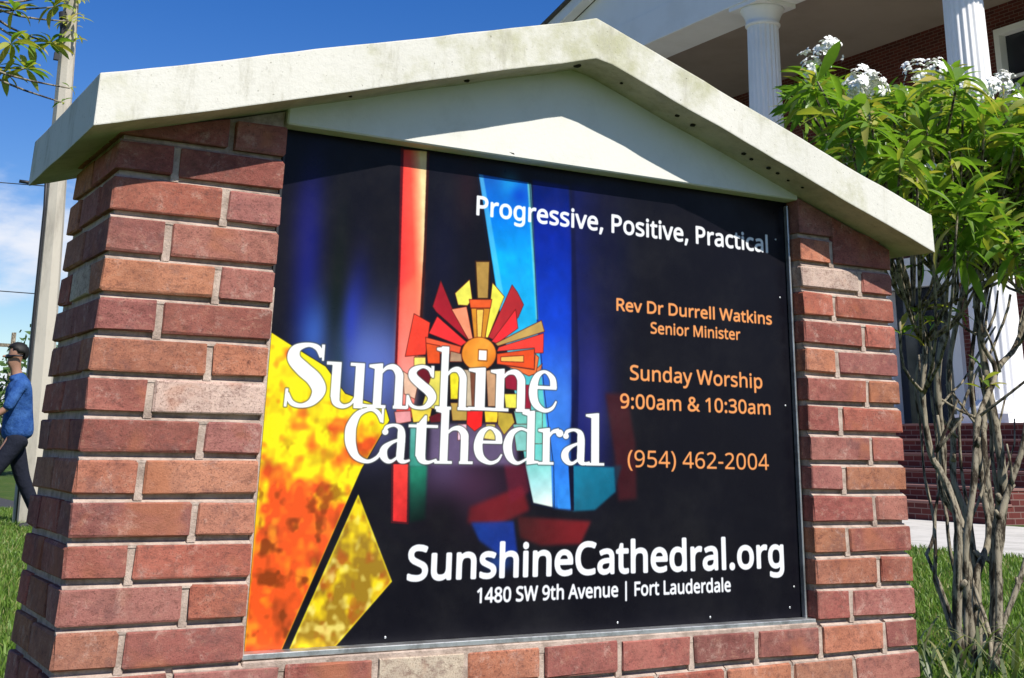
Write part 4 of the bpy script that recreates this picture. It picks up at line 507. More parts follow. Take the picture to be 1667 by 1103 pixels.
def make_print():
    I = np.zeros((PH, PW, 3)); I[:] = np.array(ART_BG)/255.
    yy, xx = np.mgrid[0:PH, 0:PW].astype(float)
    def comp(mask, col, y0=0, x0=0):
        h, w = mask.shape
        I[y0:y0+h, x0:x0+w] = I[y0:y0+h, x0:x0+w]*(1-mask[..., None])+col*mask[..., None]
    def region(P, pad):
        x0 = max(0, int(P[:, 0].min()-pad)); x1 = min(PW, int(P[:, 0].max()+pad)+1)
        y0 = max(0, int(P[:, 1].min()-pad)); y1 = min(PH, int(P[:, 1].max()+pad)+1)
        return x0, x1, y0, y1
    for cmd in ART:
        k = cmd[0]
        if k == 'glow':                           # centre, radii (mm), colour, strength
            (c, rx, ry, col, al) = cmd[1:]
            C = tomap([c])[0]
            m = al*np.exp(-((xx-C[0])/(rx*KX))**2-((yy-C[1])/(ry*KX))**2)
            I[:] = I*(1-m[..., None])+np.array(col)/255.*m[..., None]
        elif k in ('poly', 'flame'):
            pts, soft = cmd[1], cmd[2]
            P = tomap(pts)
            pad = soft*3+6
            x0, x1, y0, y1 = region(P, pad)
            if x1 <= x0 or y1 <= y0: continue
            m = shrink(fill_bits((y1-y0, x1-x0), [[P-[x0, y0]]], 2), 2)
            m = blur(m, soft)
            if k == 'poly':
                cols = cmd[3]                     # [(point, colour)...] blended along the line first->last
                al = cmd[4] if len(cmd) > 4 else 1
                if len(cols) == 1: col = np.array(cols[0][1])/255.
                else:
                    A = tomap([cols[0][0]])[0]; B = tomap([cols[-1][0]])[0]; d = B-A
                    t = ((xx[y0:y1, x0:x1]-A[0])*d[0]+(yy[y0:y1, x0:x1]-A[1])*d[1])/(d@d)
                    ts = [((tomap([c[0]])[0]-A)@d)/(d@d) for c in cols]
                    col = np.stack([np.interp(t, ts, [c[1][j]/255. for c in cols]) for j in range(3)], -1)
                n = vnoise(y1-y0, x1-x0, max(3, (x1-x0)//40), 11+x0 % 97, 3)-.5
                comp(m*al, np.clip(col*(1+.22*n[..., None]), 0, 1), y0, x0)
            else:
                seed, edge = cmd[3], cmd[4]
                h, w = y1-y0, x1-x0
                gx, gy = xx[y0:y1, x0:x1], yy[y0:y1, x0:x1]
                wx = vnoise(h, w, 6, seed+5, 3)-.5
                n1 = vnoise(h, w, 6, seed, 3)+.25*wx; n2 = vnoise(h, w, 7, seed+1, 3); n3 = vnoise(h, w, 12, seed+2, 2)
                ht = (gy-P[:, 1].min())/(P[:, 1].max()-P[:, 1].min())
                if seed == 31:
                    hot = np.clip((ht-.36+1.4*(n1-.5))*3.2, 0, 1)
                    base = np.array([236, 88, 34])/255.*(1-hot[..., None])+np.array([250, 232, 28])/255.*hot[..., None]
                    br = np.clip((n2-.54)*4.5, 0, 1)*np.clip(1.25-ht*1.15, 0, 1)
                    base = base*(1-.75*br[..., None])+np.array([150, 62, 26])/255.*.75*br[..., None]
                    org = np.clip((n3-.55)*3.5, 0, 1)*(1-hot)
                    base = base*(1-.7*org[..., None])+np.array([252, 160, 40])/255.*.7*org[..., None]
                    br2 = np.clip((vnoise(h, w, 9, seed+9, 3)-.60)*7, 0, 1)*np.clip(1.7-2*ht, 0, 1)
                    base = base*(1-.85*br2[..., None])+np.array([128, 56, 20])/255.*.85*br2[..., None]
                else:
                    t = np.clip((n1-.43)*4, 0, 1)
                    base = np.array([158, 122, 30])/255.*(1-t[..., None])+np.array([246, 214, 30])/255.*t[..., None]
                    t2 = np.clip((n2-.53)*4, 0, 1)
                    base = base*(1-.8*t2[..., None])+np.array([176, 84, 28])/255.*.8*t2[..., None]
                    t3 = np.clip((n3-.58)*4, 0, 1)
                    base = base*(1-.7*t3[..., None])+np.array([250, 236, 130])/255.*.7*t3[..., None]
                if edge:
                    e = np.clip((m-blur(m, edge*KX))*2.2, 0, 1)
                    base = base*(1-e[..., None])+np.array([252, 238, 40])/255.*e[..., None]
                comp(m, base, y0, x0)
        elif k == 'ink':                          # dark drawn outline round a shape
            pts, wd, colr = cmd[1:]
            P = tomap(pts); x0, x1, y0, y1 = region(P, 8)
            Q = P-[x0, y0]; segs = []
            for a, b in zip(Q, np.roll(Q, -1, 0)):
                d = b-a; L = np.hypot(*d)
                if L < 1e-6: continue
                nrm = np.array([-d[1], d[0]])/L*wd*KX/2; ex = d/L*wd*KX/3
                segs.append([np.array([a-ex+nrm, b+ex+nrm, b+ex-nrm, a-ex-nrm])])
            comp(shrink(fill_bits((y1-y0, x1-x0), segs, 2), 2)*.9, np.array(colr)/255., y0, x0)
    # sans lettering
    def put(groups, bold, col, halo=None, ss=3):
        allp = np.concatenate([q for g in groups for q in g], 0)
        x0, x1, y0, y1 = region(allp, 16)
        M = fill_bits((y1-y0, x1-x0), [[q-[x0, y0] for q in g] for g in groups], ss)
        M = dilate(M, bold*KX*ss)
        if halo:
            hm = shrink(dilate(M, halo[0]*KX*ss), ss)
            comp(blur(hm, halo[3])*halo[2], np.array(halo[1])/255., y0, x0)
        comp(shrink(M, ss), np.array(col)/255., y0, x0)
    for txt, xa, za, xb, zb, cap, bold, col in LINES:
        adv = sum(GL[c][0] for c in txt)
        sx = (xb-xa)/adv; sz = cap/714.
        groups = []; cx = 0
        for c in txt:
            a, sp = GL[c]
            if sp:
                g = []
                for s in sp:
                    q = np.array(s, float); X = xa+(cx+q[:, 0])*sx
                    Z = za+(zb-za)*(X-xa)/(xb-xa)+q[:, 1]*sz/ (609/714.)
                    g.append(tomap(np.stack([X, Z], 1)))
                groups.append(g)
            cx += a
        put(groups, bold, col)
    # serif logo lettering from drawn strokes
    groups = []
    for ch, xl, xr, zb, sc in LOGO:
        pieces = serif(ch)
        ap = np.concatenate(pieces, 0); gx0, gx1 = ap[:, 0].min(), ap[:, 0].max()
        for q in pieces:
            X = xl+(q[:, 0]-gx0)/(gx1-gx0)*(xr-xl); Z = zb+q[:, 1]*sc
            groups.append([tomap(np.stack([X, Z], 1))])
    for wd in ('Sunshine', 'Cathedral'):
        pass
    put(groups, .3, (250, 250, 248), halo=(1.8, (66, 70, 66), .8, .8))
    for (xa, za, xb, zb) in SUNDOT:
        put([[tomap([(xa-2.5, za-2.5), (xb+2.5, za-2.5), (xb+2.5, zb+2.5), (xa-2.5, zb+2.5)])]], 0, (150, 80, 20))
        put([[tomap([(xa, za), (xb, za), (xb, zb), (xa, zb)])]], 0, (252, 252, 248))
    I[:] = blur(I, 1.0)
    return np.clip(I, 0, 1)

def stroke(pts):
    """calligraphic stroke: spline through (x, y, width) -> small convex quads and discs"""
    P = np.array(pts, float); n = len(P); S = []
    for i in range(n-1):
        p0 = P[max(i-1, 0)]; p1 = P[i]; p2 = P[i+1]; p3 = P[min(i+2, n-1)]
        for j in range(8):
            t = j/8.
            S.append(.5*((2*p1)+(-p0+p2)*t+(2*p0-5*p1+4*p2-p3)*t*t+(-p0+3*p1-3*p2+p3)*t**3))
    S.append(P[-1]); S = np.array(S)
    D = np.gradient(S[:, :2], axis=0); D /= np.maximum(np.hypot(D[:, 0], D[:, 1]), 1e-6)[:, None]
    N = np.stack([-D[:, 1], D[:, 0]], 1); w = np.maximum(S[:, 2], 12)[:, None]/2
    A = S[:, :2]+N*w; B = S[:, :2]-N*w
    return [np.array([A[i], A[i+1], B[i+1], B[i]]) for i in range(len(S)-1)]

def disc(x, y, r):
    a = np.linspace(0, 2*np.pi, 20, endpoint=False)
    return np.stack([x+r*np.cos(a), y+r*np.sin(a)], 1)

def serif(c):
    R = lambda a, b, d, e: np.array([(a, b), (d, b), (d, e), (a, e)], float)
    P = lambda *p: np.array(p, float)
    if c == 'S': return stroke([(338, 530, 34), (300, 625, 55), (210, 655, 42), (105, 605, 85), (92, 500, 118), (180, 395, 140), (285, 295, 140), (335, 180, 124), (285, 62, 74), (190, 14, 40), (100, 42, 46), (55, 140, 30)])+[P((335, 665), (362, 665), (362, 495), (345, 495)), P((34, 0), (58, 0), (62, 185), (38, 185))]
    if c == 'C': return stroke([(410, 500, 30), (365, 610, 50), (275, 652, 40), (150, 590, 70), (85, 450, 108), (75, 330, 118), (92, 200, 108), (155, 70, 74), (275, 13, 42), (375, 60, 38), (425, 150, 22)])+[P((405, 665), (430, 665), (430, 490), (412, 490))]
    if c == 's': return stroke([(275, 365, 26), (245, 440, 36), (175, 466, 32), (95, 420, 66), (92, 350, 84), (170, 268, 92), (250, 195, 92), (282, 120, 78), (235, 35, 50), (160, 12, 30), (85, 38, 34), (50, 130, 24)])+[P((262, 478), (290, 478), (290, 350), (272, 350)), P((34, 0), (56, 0), (58, 145), (36, 145))]
    if c == 'e': return [R(90, 262, 372, 296)]+stroke([(335, 275, 84), (318, 390, 72), (222, 465, 32), (122, 400, 74), (80, 240, 104), (112, 92, 90), (222, 16, 46), (320, 44, 34), (372, 125, 18)])
    if c == 'a': return stroke([(78, 370, 34), (102, 440, 44), (190, 466, 34), (262, 432, 66), (280, 350, 92), (280, 200, 92), (280, 60, 88), (325, 18, 42), (395, 38, 20)])+stroke([(255, 290, 26), (160, 245, 44), (88, 180, 78), (76, 100, 92), (118, 32, 62), (180, 22, 36), (265, 90, 26)])+[disc(86, 380, 36)]
    if c in 'nhr':
        o = [R(78, 0, 168, 700 if c == 'h' else 440), R(18, 0, 222, 30)]
        top = 700 if c == 'h' else 480
        o += [P((14, top-44), (78, top-60), (168, top-60), (168, top), (150, top), (14, top-20))]
        if c == 'r': return o+stroke([(150, 350, 22), (205, 430, 40), (290, 448, 62)])+[disc(300, 415, 48)]
        return o+stroke([(150, 370, 20), (212, 436, 38), (296, 446, 66), (356, 380, 88), (364, 280, 90), (364, 0, 90)])+[R(306, 0, 468, 30)]
    if c == 'i': return [R(78, 0, 168, 440), R(18, 0, 228, 30), P((14, 436), (78, 420), (168, 420), (168, 480), (150, 480), (14, 460))]
    if c == 'l': return [R(78, 0, 168, 690), R(18, 0, 228, 30), P((14, 660), (78, 640), (168, 640), (168, 705), (150, 705), (14, 684))]
    if c == 'u': return [R(66, 110, 156, 480), R(8, 450, 156, 480), R(304, 0, 394, 480), R(250, 450, 394, 480), P((304, 0), (448, 18), (448, 40), (304, 60))]+stroke([(111, 130, 90), (128, 52, 74), (196, 14, 42), (272, 42, 26), (316, 110, 22)])
    if c == 't': return [R(92, 90, 182, 500), R(18, 448, 290, 480), P((92, 470), (182, 470), (182, 600), (165, 600))]+stroke([(137, 110, 90), (158, 34, 66), (214, 13, 38), (290, 50, 20)])
    if c == 'd': return [R(312, 30, 402, 700), P((250, 660), (312, 640), (402, 640), (402, 705), (384, 705), (250, 684)), P((312, 0), (455, 20), (455, 42), (312, 60))]+stroke([(330, 430, 30), (232, 464, 34), (125, 400, 74), (78, 240, 104), (112, 84, 84), (204, 15, 38), (330, 84, 22)])
    return []

# ---------------------------------------------------------------- ground
def ground_z(x, y):
    t = min(1, max(0, (x-5.0)/3.4)); t = t*t*(3-2*t)
    return .2*t
def ground_sheet():
    xs = sorted(set([-1500, -600, -200, -80, -40, -20]+[round(-12+i*.5, 2) for i in range(0, 60)]+[20, 30, 60, 200, 600, 1500]))
    ys = sorted(set([-1500, -400, -100, -40, -20]+[round(-10+i*1.0, 2) for i in range(0, 44)]+[36, 50, 80, 200, 600, 1500]))
    V = [(x, y, ground_z(x, y)) for y in ys for x in xs]; nx = len(xs)
    F = [(j*nx+i, j*nx+i+1, (j+1)*nx+i+1, (j+1)*nx+i) for j in range(len(ys)-1) for i in range(nx-1)]
    return mesh('ground', V, F, True)
tag(link('ground', ground_sheet(), SOIL), kind='structure')
m = MB(); m.box((8.0, -8, .0), (11.9, 30, .205)); m.obj('pavement', PAVE, kind='structure')
m = MB(); m.box((-60, 17.5, -.1), (3.2, 24, .012)); m.obj('road', ASPH, kind='structure')

# ---------------------------------------------------------------- church portico
CH = thing('church', 'red brick church with a white columned portico and pediment behind the flowering shrub', 'church', (14, 16, .2))
FL = 1.37                                        # porch floor
YN, YF = 8.2, 24.2
for i, zt in enumerate([.425, .60, .79, .985, 1.165, 1.37]):
    x0 = 11.9+.3*i; m = MB(); m.box((x0, YN, .2), (x0+.302 if i < 5 else 13.5, YF, zt-.03)); s = m.obj('step', CWALL, CH)
    m = MB(); m.box((x0-.012, YN-.01, zt-.03), (x0+.31 if i < 5 else 13.5, YF+.01, zt)); m.obj('tread', TREAD, s, .004)
m = MB(); m.box((13.5, YN, .2), (18.1, YF, FL)); m.obj('porch_floor', PAVE, CH)
colmesh = None
for y in (9.67, 14.2, 18.43, 22.8):
    if colmesh is None:
        m = MB(); m.lathe((0, 0, 0), [(.335, .30), (.33, 1.2), (.315, 3), (.30, 5), (.285, 6.95)], 160, False, 20, .022); colmesh = m.mesh('column')
        m = MB(); m.box((-.46, -.46, 0), (.46, .46, .12)); m.lathe((0, 0, 0), [(.43, .12), (.45, .16), (.43, .21), (.37, .24), (.35, .30)], 40); basemesh = m.mesh('column_base')
        m = MB(); m.lathe((0, 0, 0), [(.29, 6.95), (.32, 6.97), (.32, 7.0), (.295, 7.02), (.31, 7.08), (.34, 7.17), (.39, 7.25), (.41, 7.29)], 40); m.box((-.43, -.43, 7.29), (.43, .43, 7.368)); capmesh = m.mesh('capital')
    c = link('column', colmesh, CREAM, CH, (14, y, FL))
    link('column_base', basemesh, CREAM, c, (14, y, FL)); link('capital', capmesh, CREAM, c, (14, y, FL))
BZ = 8.74
m = MB(); m.box((13.55, YN, BZ), (14.45, YF, 9.42)); m.obj('entablature', CREAM, CH, .01)
m = MB(); m.box((14.45, YN, BZ+.002), (18.1, YN+.8, 9.42)); m.box((14.45, YF-.8, BZ+.002), (18.1, YF, 9.42)); m.obj('side_beam', CREAM, CH)
m = MB(); m.box((14.45, YN+.8, 9.0), (18.1, YF-.8, 9.1)); m.obj('porch_ceiling', CEIL, CH)
YM = 16.2; AP = 10.19+.26*(20.74-YM)
def rk(y, dz=0): return AP-.26*abs(y-YM)+dz
m = MB(); m.prism([(YN, 9.42), (YF, 9.42), (YF, rk(YF, -.35)), (YM, rk(YM, -.35)), (YN, rk(YN, -.35))], 13.56, 13.9, 'x'); m.obj('pediment', CREAM, CH)
m = MB(); m.prism([(YF+.35, rk(YF+.35, -.34)), (YM, rk(YM, -.34)), (YN-.35, rk(YN-.35, -.34)), (YN-.35, rk(YN-.35, -.05)), (YM, rk(YM, -.05)), (YF+.35, rk(YF+.35, -.05))], 13.3, 13.56, 'x'); m.obj('raking_cornice', CREAM, CH, .02)
m = MB(); m.prism([(YF+.42, rk(YF+.42, -.05)), (YM, rk(YM, -.05)), (YN-.42, rk(YN-.42, -.05)), (YN-.42, rk(YN-.42)), (YM, rk(YM)), (YF+.42, rk(YF+.42))], 13.22, 30, 'x'); m.obj('roof', ROOFM, CH)
m = MB()
wins = [(y, 6.75, 8.42) for y in (11.65, 16.2, 20.7)]; door = [(14.72, FL, 4.0), (19.0, FL, 4.0)]
def wall_with_holes(x0, x1, y0, y1, z0, z1, holes):
    ys = sorted({y0, y1, *[h[0] for h in holes], *[h[1] for h in holes]}); zs = sorted({z0, z1, *[h[2] for h in holes], *[h[3] for h in holes]})
    b = MB()
    for j in range(len(ys)-1):
        run = None
        for k in range(len(zs)-1):
            cy, cz = (ys[j]+ys[j+1])/2, (zs[k]+zs[k+1])/2
            if any(h[0] < cy < h[1] and h[2] < cz < h[3] for h in holes): continue
            b.box((x0, ys[j], zs[k]), (x1, ys[j+1], zs[k+1]))
    return b
H = [(y-.62, y+.62, a, c) for y, a, c in wins]+[(y-.75, y+.75, a, c) for y, a, c in door]
b = wall_with_holes(18.1, 18.4, 6.0, 26.5, .15, 9.1, H); b.box((18.4, 6.0, .15), (30, 6.3, 9.1)); b.box((18.4, 26.2, .15), (30, 26.5, 9.1)); b.obj('brick_wall', CWALL, CH)
for y, a, c in wins:
    f = MB()
    for q in ((y-.72, y-.60), (y+.60, y+.72)): f.box((18.02, q[0], a-.1), (18.2, q[1], c+.1))
    f.box((18.02, y-.6, c-.02), (18.2, y+.6, c+.1)); f.box((17.98, y-.6, a-.1), (18.2, y+.6, a+.02))
    wo = f.obj('window', CREAM, CH); g = MB(); g.box((18.2, y-.62, a), (18.22, y+.62, c)); g.obj('pane', GLASS, wo)
    g = MB(); g.box((18.14, y-.025, a), (18.2, y+.025, c)); g.box((18.14, y-.6, (a+c)/2-.025), (18.2, y-.025, (a+c)/2+.025)); g.box((18.14, y+.025, (a+c)/2-.025), (18.2, y+.6, (a+c)/2+.025)); g.obj('glazing_bar', CREAM, wo)
for y, a, c in door:
    f = MB()
    for q in ((y-.95, y-.73), (y+.73, y+.95)): f.box((18.0, q[0], a), (18.25, q[1], c+.0))
    f.box((17.96, y-1.05, c), (18.25, y+1.05, c+.42)); f.box((17.88, y-1.15, c+.42), (18.25, y+1.15, c+.55))
    d = f.obj('door', CREAM, CH); g = MB(); g.box((18.2, y-.73, a), (18.24, y+.73, c)); g.obj('pane', GLASS, d)

# ---------------------------------------------------------------- monument sign
S = thing('monument_sign', 'red brick church monument sign with white gabled slab roof and printed stained-glass sunburst panel', 'sign', (.966, .19, 0))
Z0 = .5636
W = 1.932; PL = .315; PRX = 1.631; DEP = .375; RC = .014
TL = [.043, .110, .175, .2425, .310, .376, .443, .510, .578, .647, .720, .792, .858, .926]
TR = [.052, .120, .184, .253, .318, .383, .450, .515, .581, .647, .713, .777, .842, .908]
def soff(x):                                     # underside of the slab (height above Z0) at x
    return .853+(1.161-.853)*(x+.067)/(.978+.067) if x < .978 else 1.161+(.828-1.161)*(x-.978)/(1.985-.978)
RED = [(.42, .115, .08), (.38, .12, .095), (.44, .13, .085), (.34, .10, .08), (.40, .15, .115)]
ORG = [(.50, .19, .105), (.46, .17, .10), (.50, .21, .125)]
MAU = [(.34, .12, .10), (.31, .105, .085), (.37, .145, .12)]
CRM = [(.74, .60, .47), (.70, .54, .42)]
PAL = {'r': RED, 'o': ORG, 'm': MAU, 'c': CRM}
cache = {}
def brick_mesh(L, D, H):
    var = rng.randrange(5); key = (round(L/.03), round(D/.03), var)
    if key not in cache:
        r2 = random.Random(hash(key) & 0xffff)
        bm = bmesh.new(); bmesh.ops.create_cube(bm, size=1)
        for v in bm.verts: v.co = Vector((v.co.x*L, v.co.y*D, v.co.z*H))
        bmesh.ops.bevel(bm, geom=list(bm.edges), offset=r2.uniform(.002, .0035), segments=1, affect='EDGES')
        for v in bm.verts: v.co += Vector((r2.uniform(-.0018, .0018), r2.uniform(-.001, .001), r2.uniform(-.0019, .0019)))
        me = bpy.data.meshes.new('brick'); bm.to_mesh(me); bm.free(); me.materials.append(BRICK)
        cache[key] = (me, L, D, H)
    return cache[key]
nb = [0]
wash = MB()
def bed(x0, x1, z, h=.0075):                     # weathered bed joint: flush below, deep above
    wash.prism([(.0035+rng.uniform(-.0008, .0008), z-.004), (.0035, z+.0006), (RC+.002, z+h), (RC+.002, z-.004)], x0, x1, 'x')
def head(x0, x1, z0, z1):
    wash.box((x0-.001, .0045+rng.uniform(-.0008, .0010), z0), (x1+.001, RC+.002, z1))
def brick(x0, x1, y0, y1, z0, z1, kind=None):
    me, L, D, H = brick_mesh(x1-x0, y1-y0, z1-z0)
    o = link('brick', me, None, S, ((x0+x1)/2, (y0+y1)/2, (z0+z1)/2))
    o.scale = ((x1-x0)/L, (y1-y0)/D, (z1-z0)/H)
    o.rotation_euler = (rng.uniform(-.006, .006), rng.uniform(-.006, .006), rng.uniform(-.006, .006))
    k = kind or rng.choices('romc', (10, 4, 5, .6))[0]
    c = rng.choice(PAL[k]); f = rng.uniform(.74, 1.08)
    o.color = (c[0]*f, c[1]*f*rng.uniform(.95, 1.05), c[2]*f, 1); nb[0] += 1
def cut_brick(x0, x1, y0, y1, z0):               # under the sloping soffit
    za, zb = Z0+soff(x0)-.004, Z0+soff(x1)-.004
    if max(za, zb)-z0 < .012: return
    za = max(za, z0+.004); zb = max(zb, z0+.004)
    m = MB(); m.add([(x0, y0, z0), (x1, y0, z0), (x1, y1, z0), (x0, y1, z0), (x0, y0, za), (x1, y0, zb), (x1, y1, zb), (x0, y1, za)],
                    [(0, 3, 2, 1), (4, 5, 6, 7), (0, 1, 5, 4), (1, 2, 6, 5), (2, 3, 7, 6), (3, 0, 4, 7)])
    o = m.obj('brick', BRICK, S, .002); c = rng.choice(RED+MAU); o.color = (*c, 1); nb[0] += 1
J = .0125
def lay(x0, x1, y0, y1, z0, z1, kind=None):
    lim = min(soff(x0), soff(x1))+Z0-.004
    if z1 > lim: cut_brick(x0, x1, y0, y1, z0)
    else: brick(x0, x1, y0, y1, z0, z1, kind)
def pr(v=.0015): return rng.uniform(-v, v)
# colours read from the photograph, bottom course first: (outer-left brick, inner brick)
CL = ['or', 'mr', 'rr', 'mo', 'oo', 'rm', 'rc', 'oo', 'mr', 'or', 'mr', 'rm', 'rr', 'rr']
CR = ['rm', 'or', 'or', 'rr', 'mo', 'mr', 'rr', 'ro', 'om', 'rr', 'rr', 'cr', 'oo', 'mr']
def pier(top, zb0, left):
    zb = zb0
    for i, zt in enumerate(top):
        k = i+1; z0, z1 = Z0+zb+.0135, Z0+zt; zb = zt
        kinds = (CL if left else CR)[i] if i < 14 else 'rr'
        a, b = (0, PL) if left else (PRX, W)
        hw = .102
        if k % 2: fr = [(a, a+hw), (a+hw+J, b)]
        else: fr = [(a, b-hw-J), (b-hw, b)]
        if not left and k % 2: fr = [(a, a+.095), (a+.095+J, b)]
        if z1 < Z0+min(soff(a), soff(b)):
            bed(a+.003, b-.003, z1); head(fr[0][1], fr[1][0], z0-.0105, z1-.001)
        for j, (p, q) in enumerate(fr):
            outer = (j == 0) if left else (j == 1)
            short = (q-p) < .13
            d = (.195 if short else .095) if outer else .095
            lay(p, q, pr(), d, z0, z1, kinds[j])
        dd = .195 if ((fr[0] if left else fr[1])[1]-(fr[0] if left else fr[1])[0]) < .13 else .095
        segs = [(dd+J, DEP)] if dd > .15 else [(dd+J, dd+J+.165), (dd+2*J+.165, DEP)]
        for p, q in segs:
            if left: lay(pr(), .095, p, q, z0, z1)
            else: lay(W-.095, W+pr(), p, q, z0, z1)
pier(TL, -.024, True); pier(TR, -.017, False)
# courses under the panel
j0 = [0, .199, .392, .570, .755, .922, 1.102, 1.284, 1.458, 1.641, 1.835, W+J]
j1 = [0, .102, .296, .481, .663, .838, 1.012, 1.193, 1.371, 1.555, 1.738, W+J]
C0 = ['r', 'm', 'r', 'c', 'o', 'r', 'r', 'm', 'r', 'o', 'm']; C1_ = ['r', 'r', 'o', 'm', 'r', 'r', 'o', 'r', 'o', 'o', 'r']
def base_z(k, x):                                # top of course k, the left end of the work sits a little lower
    return Z0-.0677*(-k)+(-.024+(.007)*x/W)
for k in range(0, -8, -1):
    jj = j0 if k % 2 == 0 else j1
    for i in range(len(jj)-1):
        xa, xb = jj[i], jj[i+1]-J; xm = (xa+xb)/2
        z1 = base_z(k, xm); z0 = base_z(k-1, xm)+.0135
        kk = C0[i] if k == 0 else (C1_[i] if k == -1 else None)
        end = i in (0, len(jj)-2)
        d = .195 if (end and xb-xa < .13) else .095
        brick(xa, xb, pr(), d, max(z0, -.03), z1, kk)
        if k < 0: bed(xa-.004 if i else xa+.003, xb+.006 if i < len(jj)-2 else xb-.003, z1)
        elif xm < PL or xm > PRX: bed(max(xa, .003), min(xb, W-.003), z1)
        if i < len(jj)-2: head(xb, xb+J, z0-.0105, z1-.001)
        if i == 0 or i == len(jj)-2:
            for p, q in ([(d+J, DEP)] if d > .15 else [(d+J, d+J+.165), (d+2*J+.165, DEP)]):
                if i == 0: brick(pr(), .095, p, q, max(z0, -.03), z1)
                else: brick(W-.095, W+pr(), p, q, max(z0, -.03), z1)
wash.obj('mortar_joints', MORTAR, S, kind='stuff')
# mortar cores, set back behind the brick faces
def core(x0, x1, zlo, roofed):
    m = MB()
    if roofed: m.prism([(x0, zlo), (x1, zlo), (x1, Z0+soff(x1)-.003), (x0, Z0+soff(x0)-.003)], RC, DEP-.004)
    else: m.box((x0, RC, zlo), (x1, DEP-.004, roofed or Z0-.030))
    return m
m = core(.010, PL-.004, Z0-.031, True); m.obj('mortar_joints', MORTAR, S)
m = core(PRX+.004, W-.010, Z0-.031, True); m.obj('mortar_joints', MORTAR, S)
m = MB(); m.box((.010, RC, -.05), (W-.010, DEP-.004, Z0-.034)); m.obj('mortar_joints', MORTAR, S)
# sloped mortar wash under the panel
m = MB(); m.prism([(PL+.002, Z0-.034), (PRX-.002, Z0-.034), (PRX-.002, Z0-.010), (PL+.002, Z0-.014)], .004, .06); m.obj('mortar_sill', MORTAR, S, .002)
# slab roof
RX0, RX1, RXA = -.067, 1.985, .968
RY0, RY1 = -.1, .53
zt = lambda x: (.948+(1.252-.948)*(x-RX0)/(RXA-RX0)) if x < RXA else (1.252+(.922-1.252)*(x-RXA)/(RX1-RXA))
m = MB()
nx, ny = 48, 10
xs = [RX0+(RXA-RX0)*i/24 for i in range(24)]+[RXA+(RX1-RXA)*i/24 for i in range(25)]
ysr = [RY0+(RY1-RY0)*i/ny for i in range(ny+1)]
def wob(x, y, z): return (noise.noise(Vector((x*6, y*6, z*6)))*.0035+noise.noise(Vector((x*25, y*25, z*25)))*.0012)
V = []; F = []
for s_, fz in ((0, lambda x: soff(x)), (1, zt)):
    for y in ysr:
        for x in xs: V.append((x, y+(wob(x, y, s_) if y == RY0 else 0), Z0+fz(x)+wob(x+3, y, s_)))
n1 = len(xs); n2 = n1*len(ysr)
for s_ in (0, 1):
    for j in range(len(ysr)-1):
        for i in range(n1-1):
            a = s_*n2+j*n1+i; q = (a, a+1, a+n1+1, a+n1); F.append(q if s_ else q[::-1])
for i in range(n1-1):
    F.append((i, i+1, n2+i+1, n2+i)); a = (len(ysr)-1)*n1+i; F.append((a+1, a, n2+a, n2+a+1))
for j in range(len(ysr)-1):
    a = j*n1; F.append((a+n1, a, n2+a, n2+a+n1)); a = j*n1+n1-1; F.append((a, a+n1, n2+a+n1, n2+a))
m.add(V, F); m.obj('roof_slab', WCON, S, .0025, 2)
# gable infill above the panel
m = MB(); m.prism([(PL-.001, Z0+.935), (PRX+.001, Z0+.935), (PRX+.001, Z0+soff(PRX)+.004), (.978, Z0+1.165), (PL-.001, Z0+soff(PL)+.004)], .002, DEP-.02); m.obj('gable_infill', WPLAS, S, .003)
# printed panel and its frame
pm = mat('printed_panel', (.1, .1, .1), .3, .12); N_, L_, b_ = nodes(pm)
img = bpy.data.images.new('sign_print', PW, PH)
art = make_print().astype(np.float32); buf = np.ones((PH, PW, 4), np.float32); buf[..., :3] = art
img.pixels.foreach_set(buf.ravel()); img.update(); img.pack()
it = N_.new('ShaderNodeTexImage'); it.image = img; it.interpolation = 'Cubic'; it.extension = 'EXTEND'
uvn = N_.new('ShaderNodeUVMap'); uvn.uv_map = 'UVMap'; L_.new(uvn.outputs[0], it.inputs[0])
dust = ramp(pm, noise_tex(pm, 5, 8, .7), .4, .8, 0, .012)
L_.new(mixc(pm, dust, mixc(pm, 1., it.outputs[0], (.8, .8, .8), 'MULTIPLY'), (.6, .58, .52)), b_.inputs['Base Color'])
L_.new(ramp(pm, noise_tex(pm, 7, 6, .7), .35, .7, .26, .42), b_.inputs['Roughness'])
m = MB(); m.box((PX0/1000, .044, Z0+PZ0/1000), (PX1/1000, .050, Z0+PZ1/1000)); pan = m.obj('sign_panel', pm, S)
uvl = pan.data.uv_layers.new(name='UVMap')
for p in pan.data.polygons:
    for li in p.loop_indices:
        co = pan.matrix_basis.translation+pan.data.vertices[pan.data.loops[li].vertex_index].co
        vx = pan.data.vertices[pan.data.loops[li].vertex_index].co
        uvl.data[li].uv = ((vx.x-PX0/1000)/((PX1-PX0)/1000), (vx.z-Z0-PZ0/1000)/((PZ1-PZ0)/1000))
fr = MB()
fr.box((PL+.002, .008, Z0-.012), (PRX-.002, .0435, Z0-.003)); fr.obj('frame_rail', ALU, S, .0012)
fr = MB(); fr.box((PL+.005, .034, Z0-.003), (PL+.011, .0435, Z0+.925)); fr.obj('frame_rail', DARKM, S, .0012)
fr = MB(); fr.box((PL-.003, .008, Z0-.010), (PL+.0045, .0435, Z0+.62)); fr.obj('mortar_joints', MORTAR, S, .0012)
fr = MB(); fr.box((PRX-.012, .030, Z0-.003), (PRX-.007, .0435, Z0+.925)); fr.obj('frame_rail', ALU, S, .0012)
fr = MB(); fr.box((PRX-.0065, .036, Z0-.003), (PRX-.001, .0435, Z0+.925)); fr.obj('frame_backing', DARKM, S, .0008)
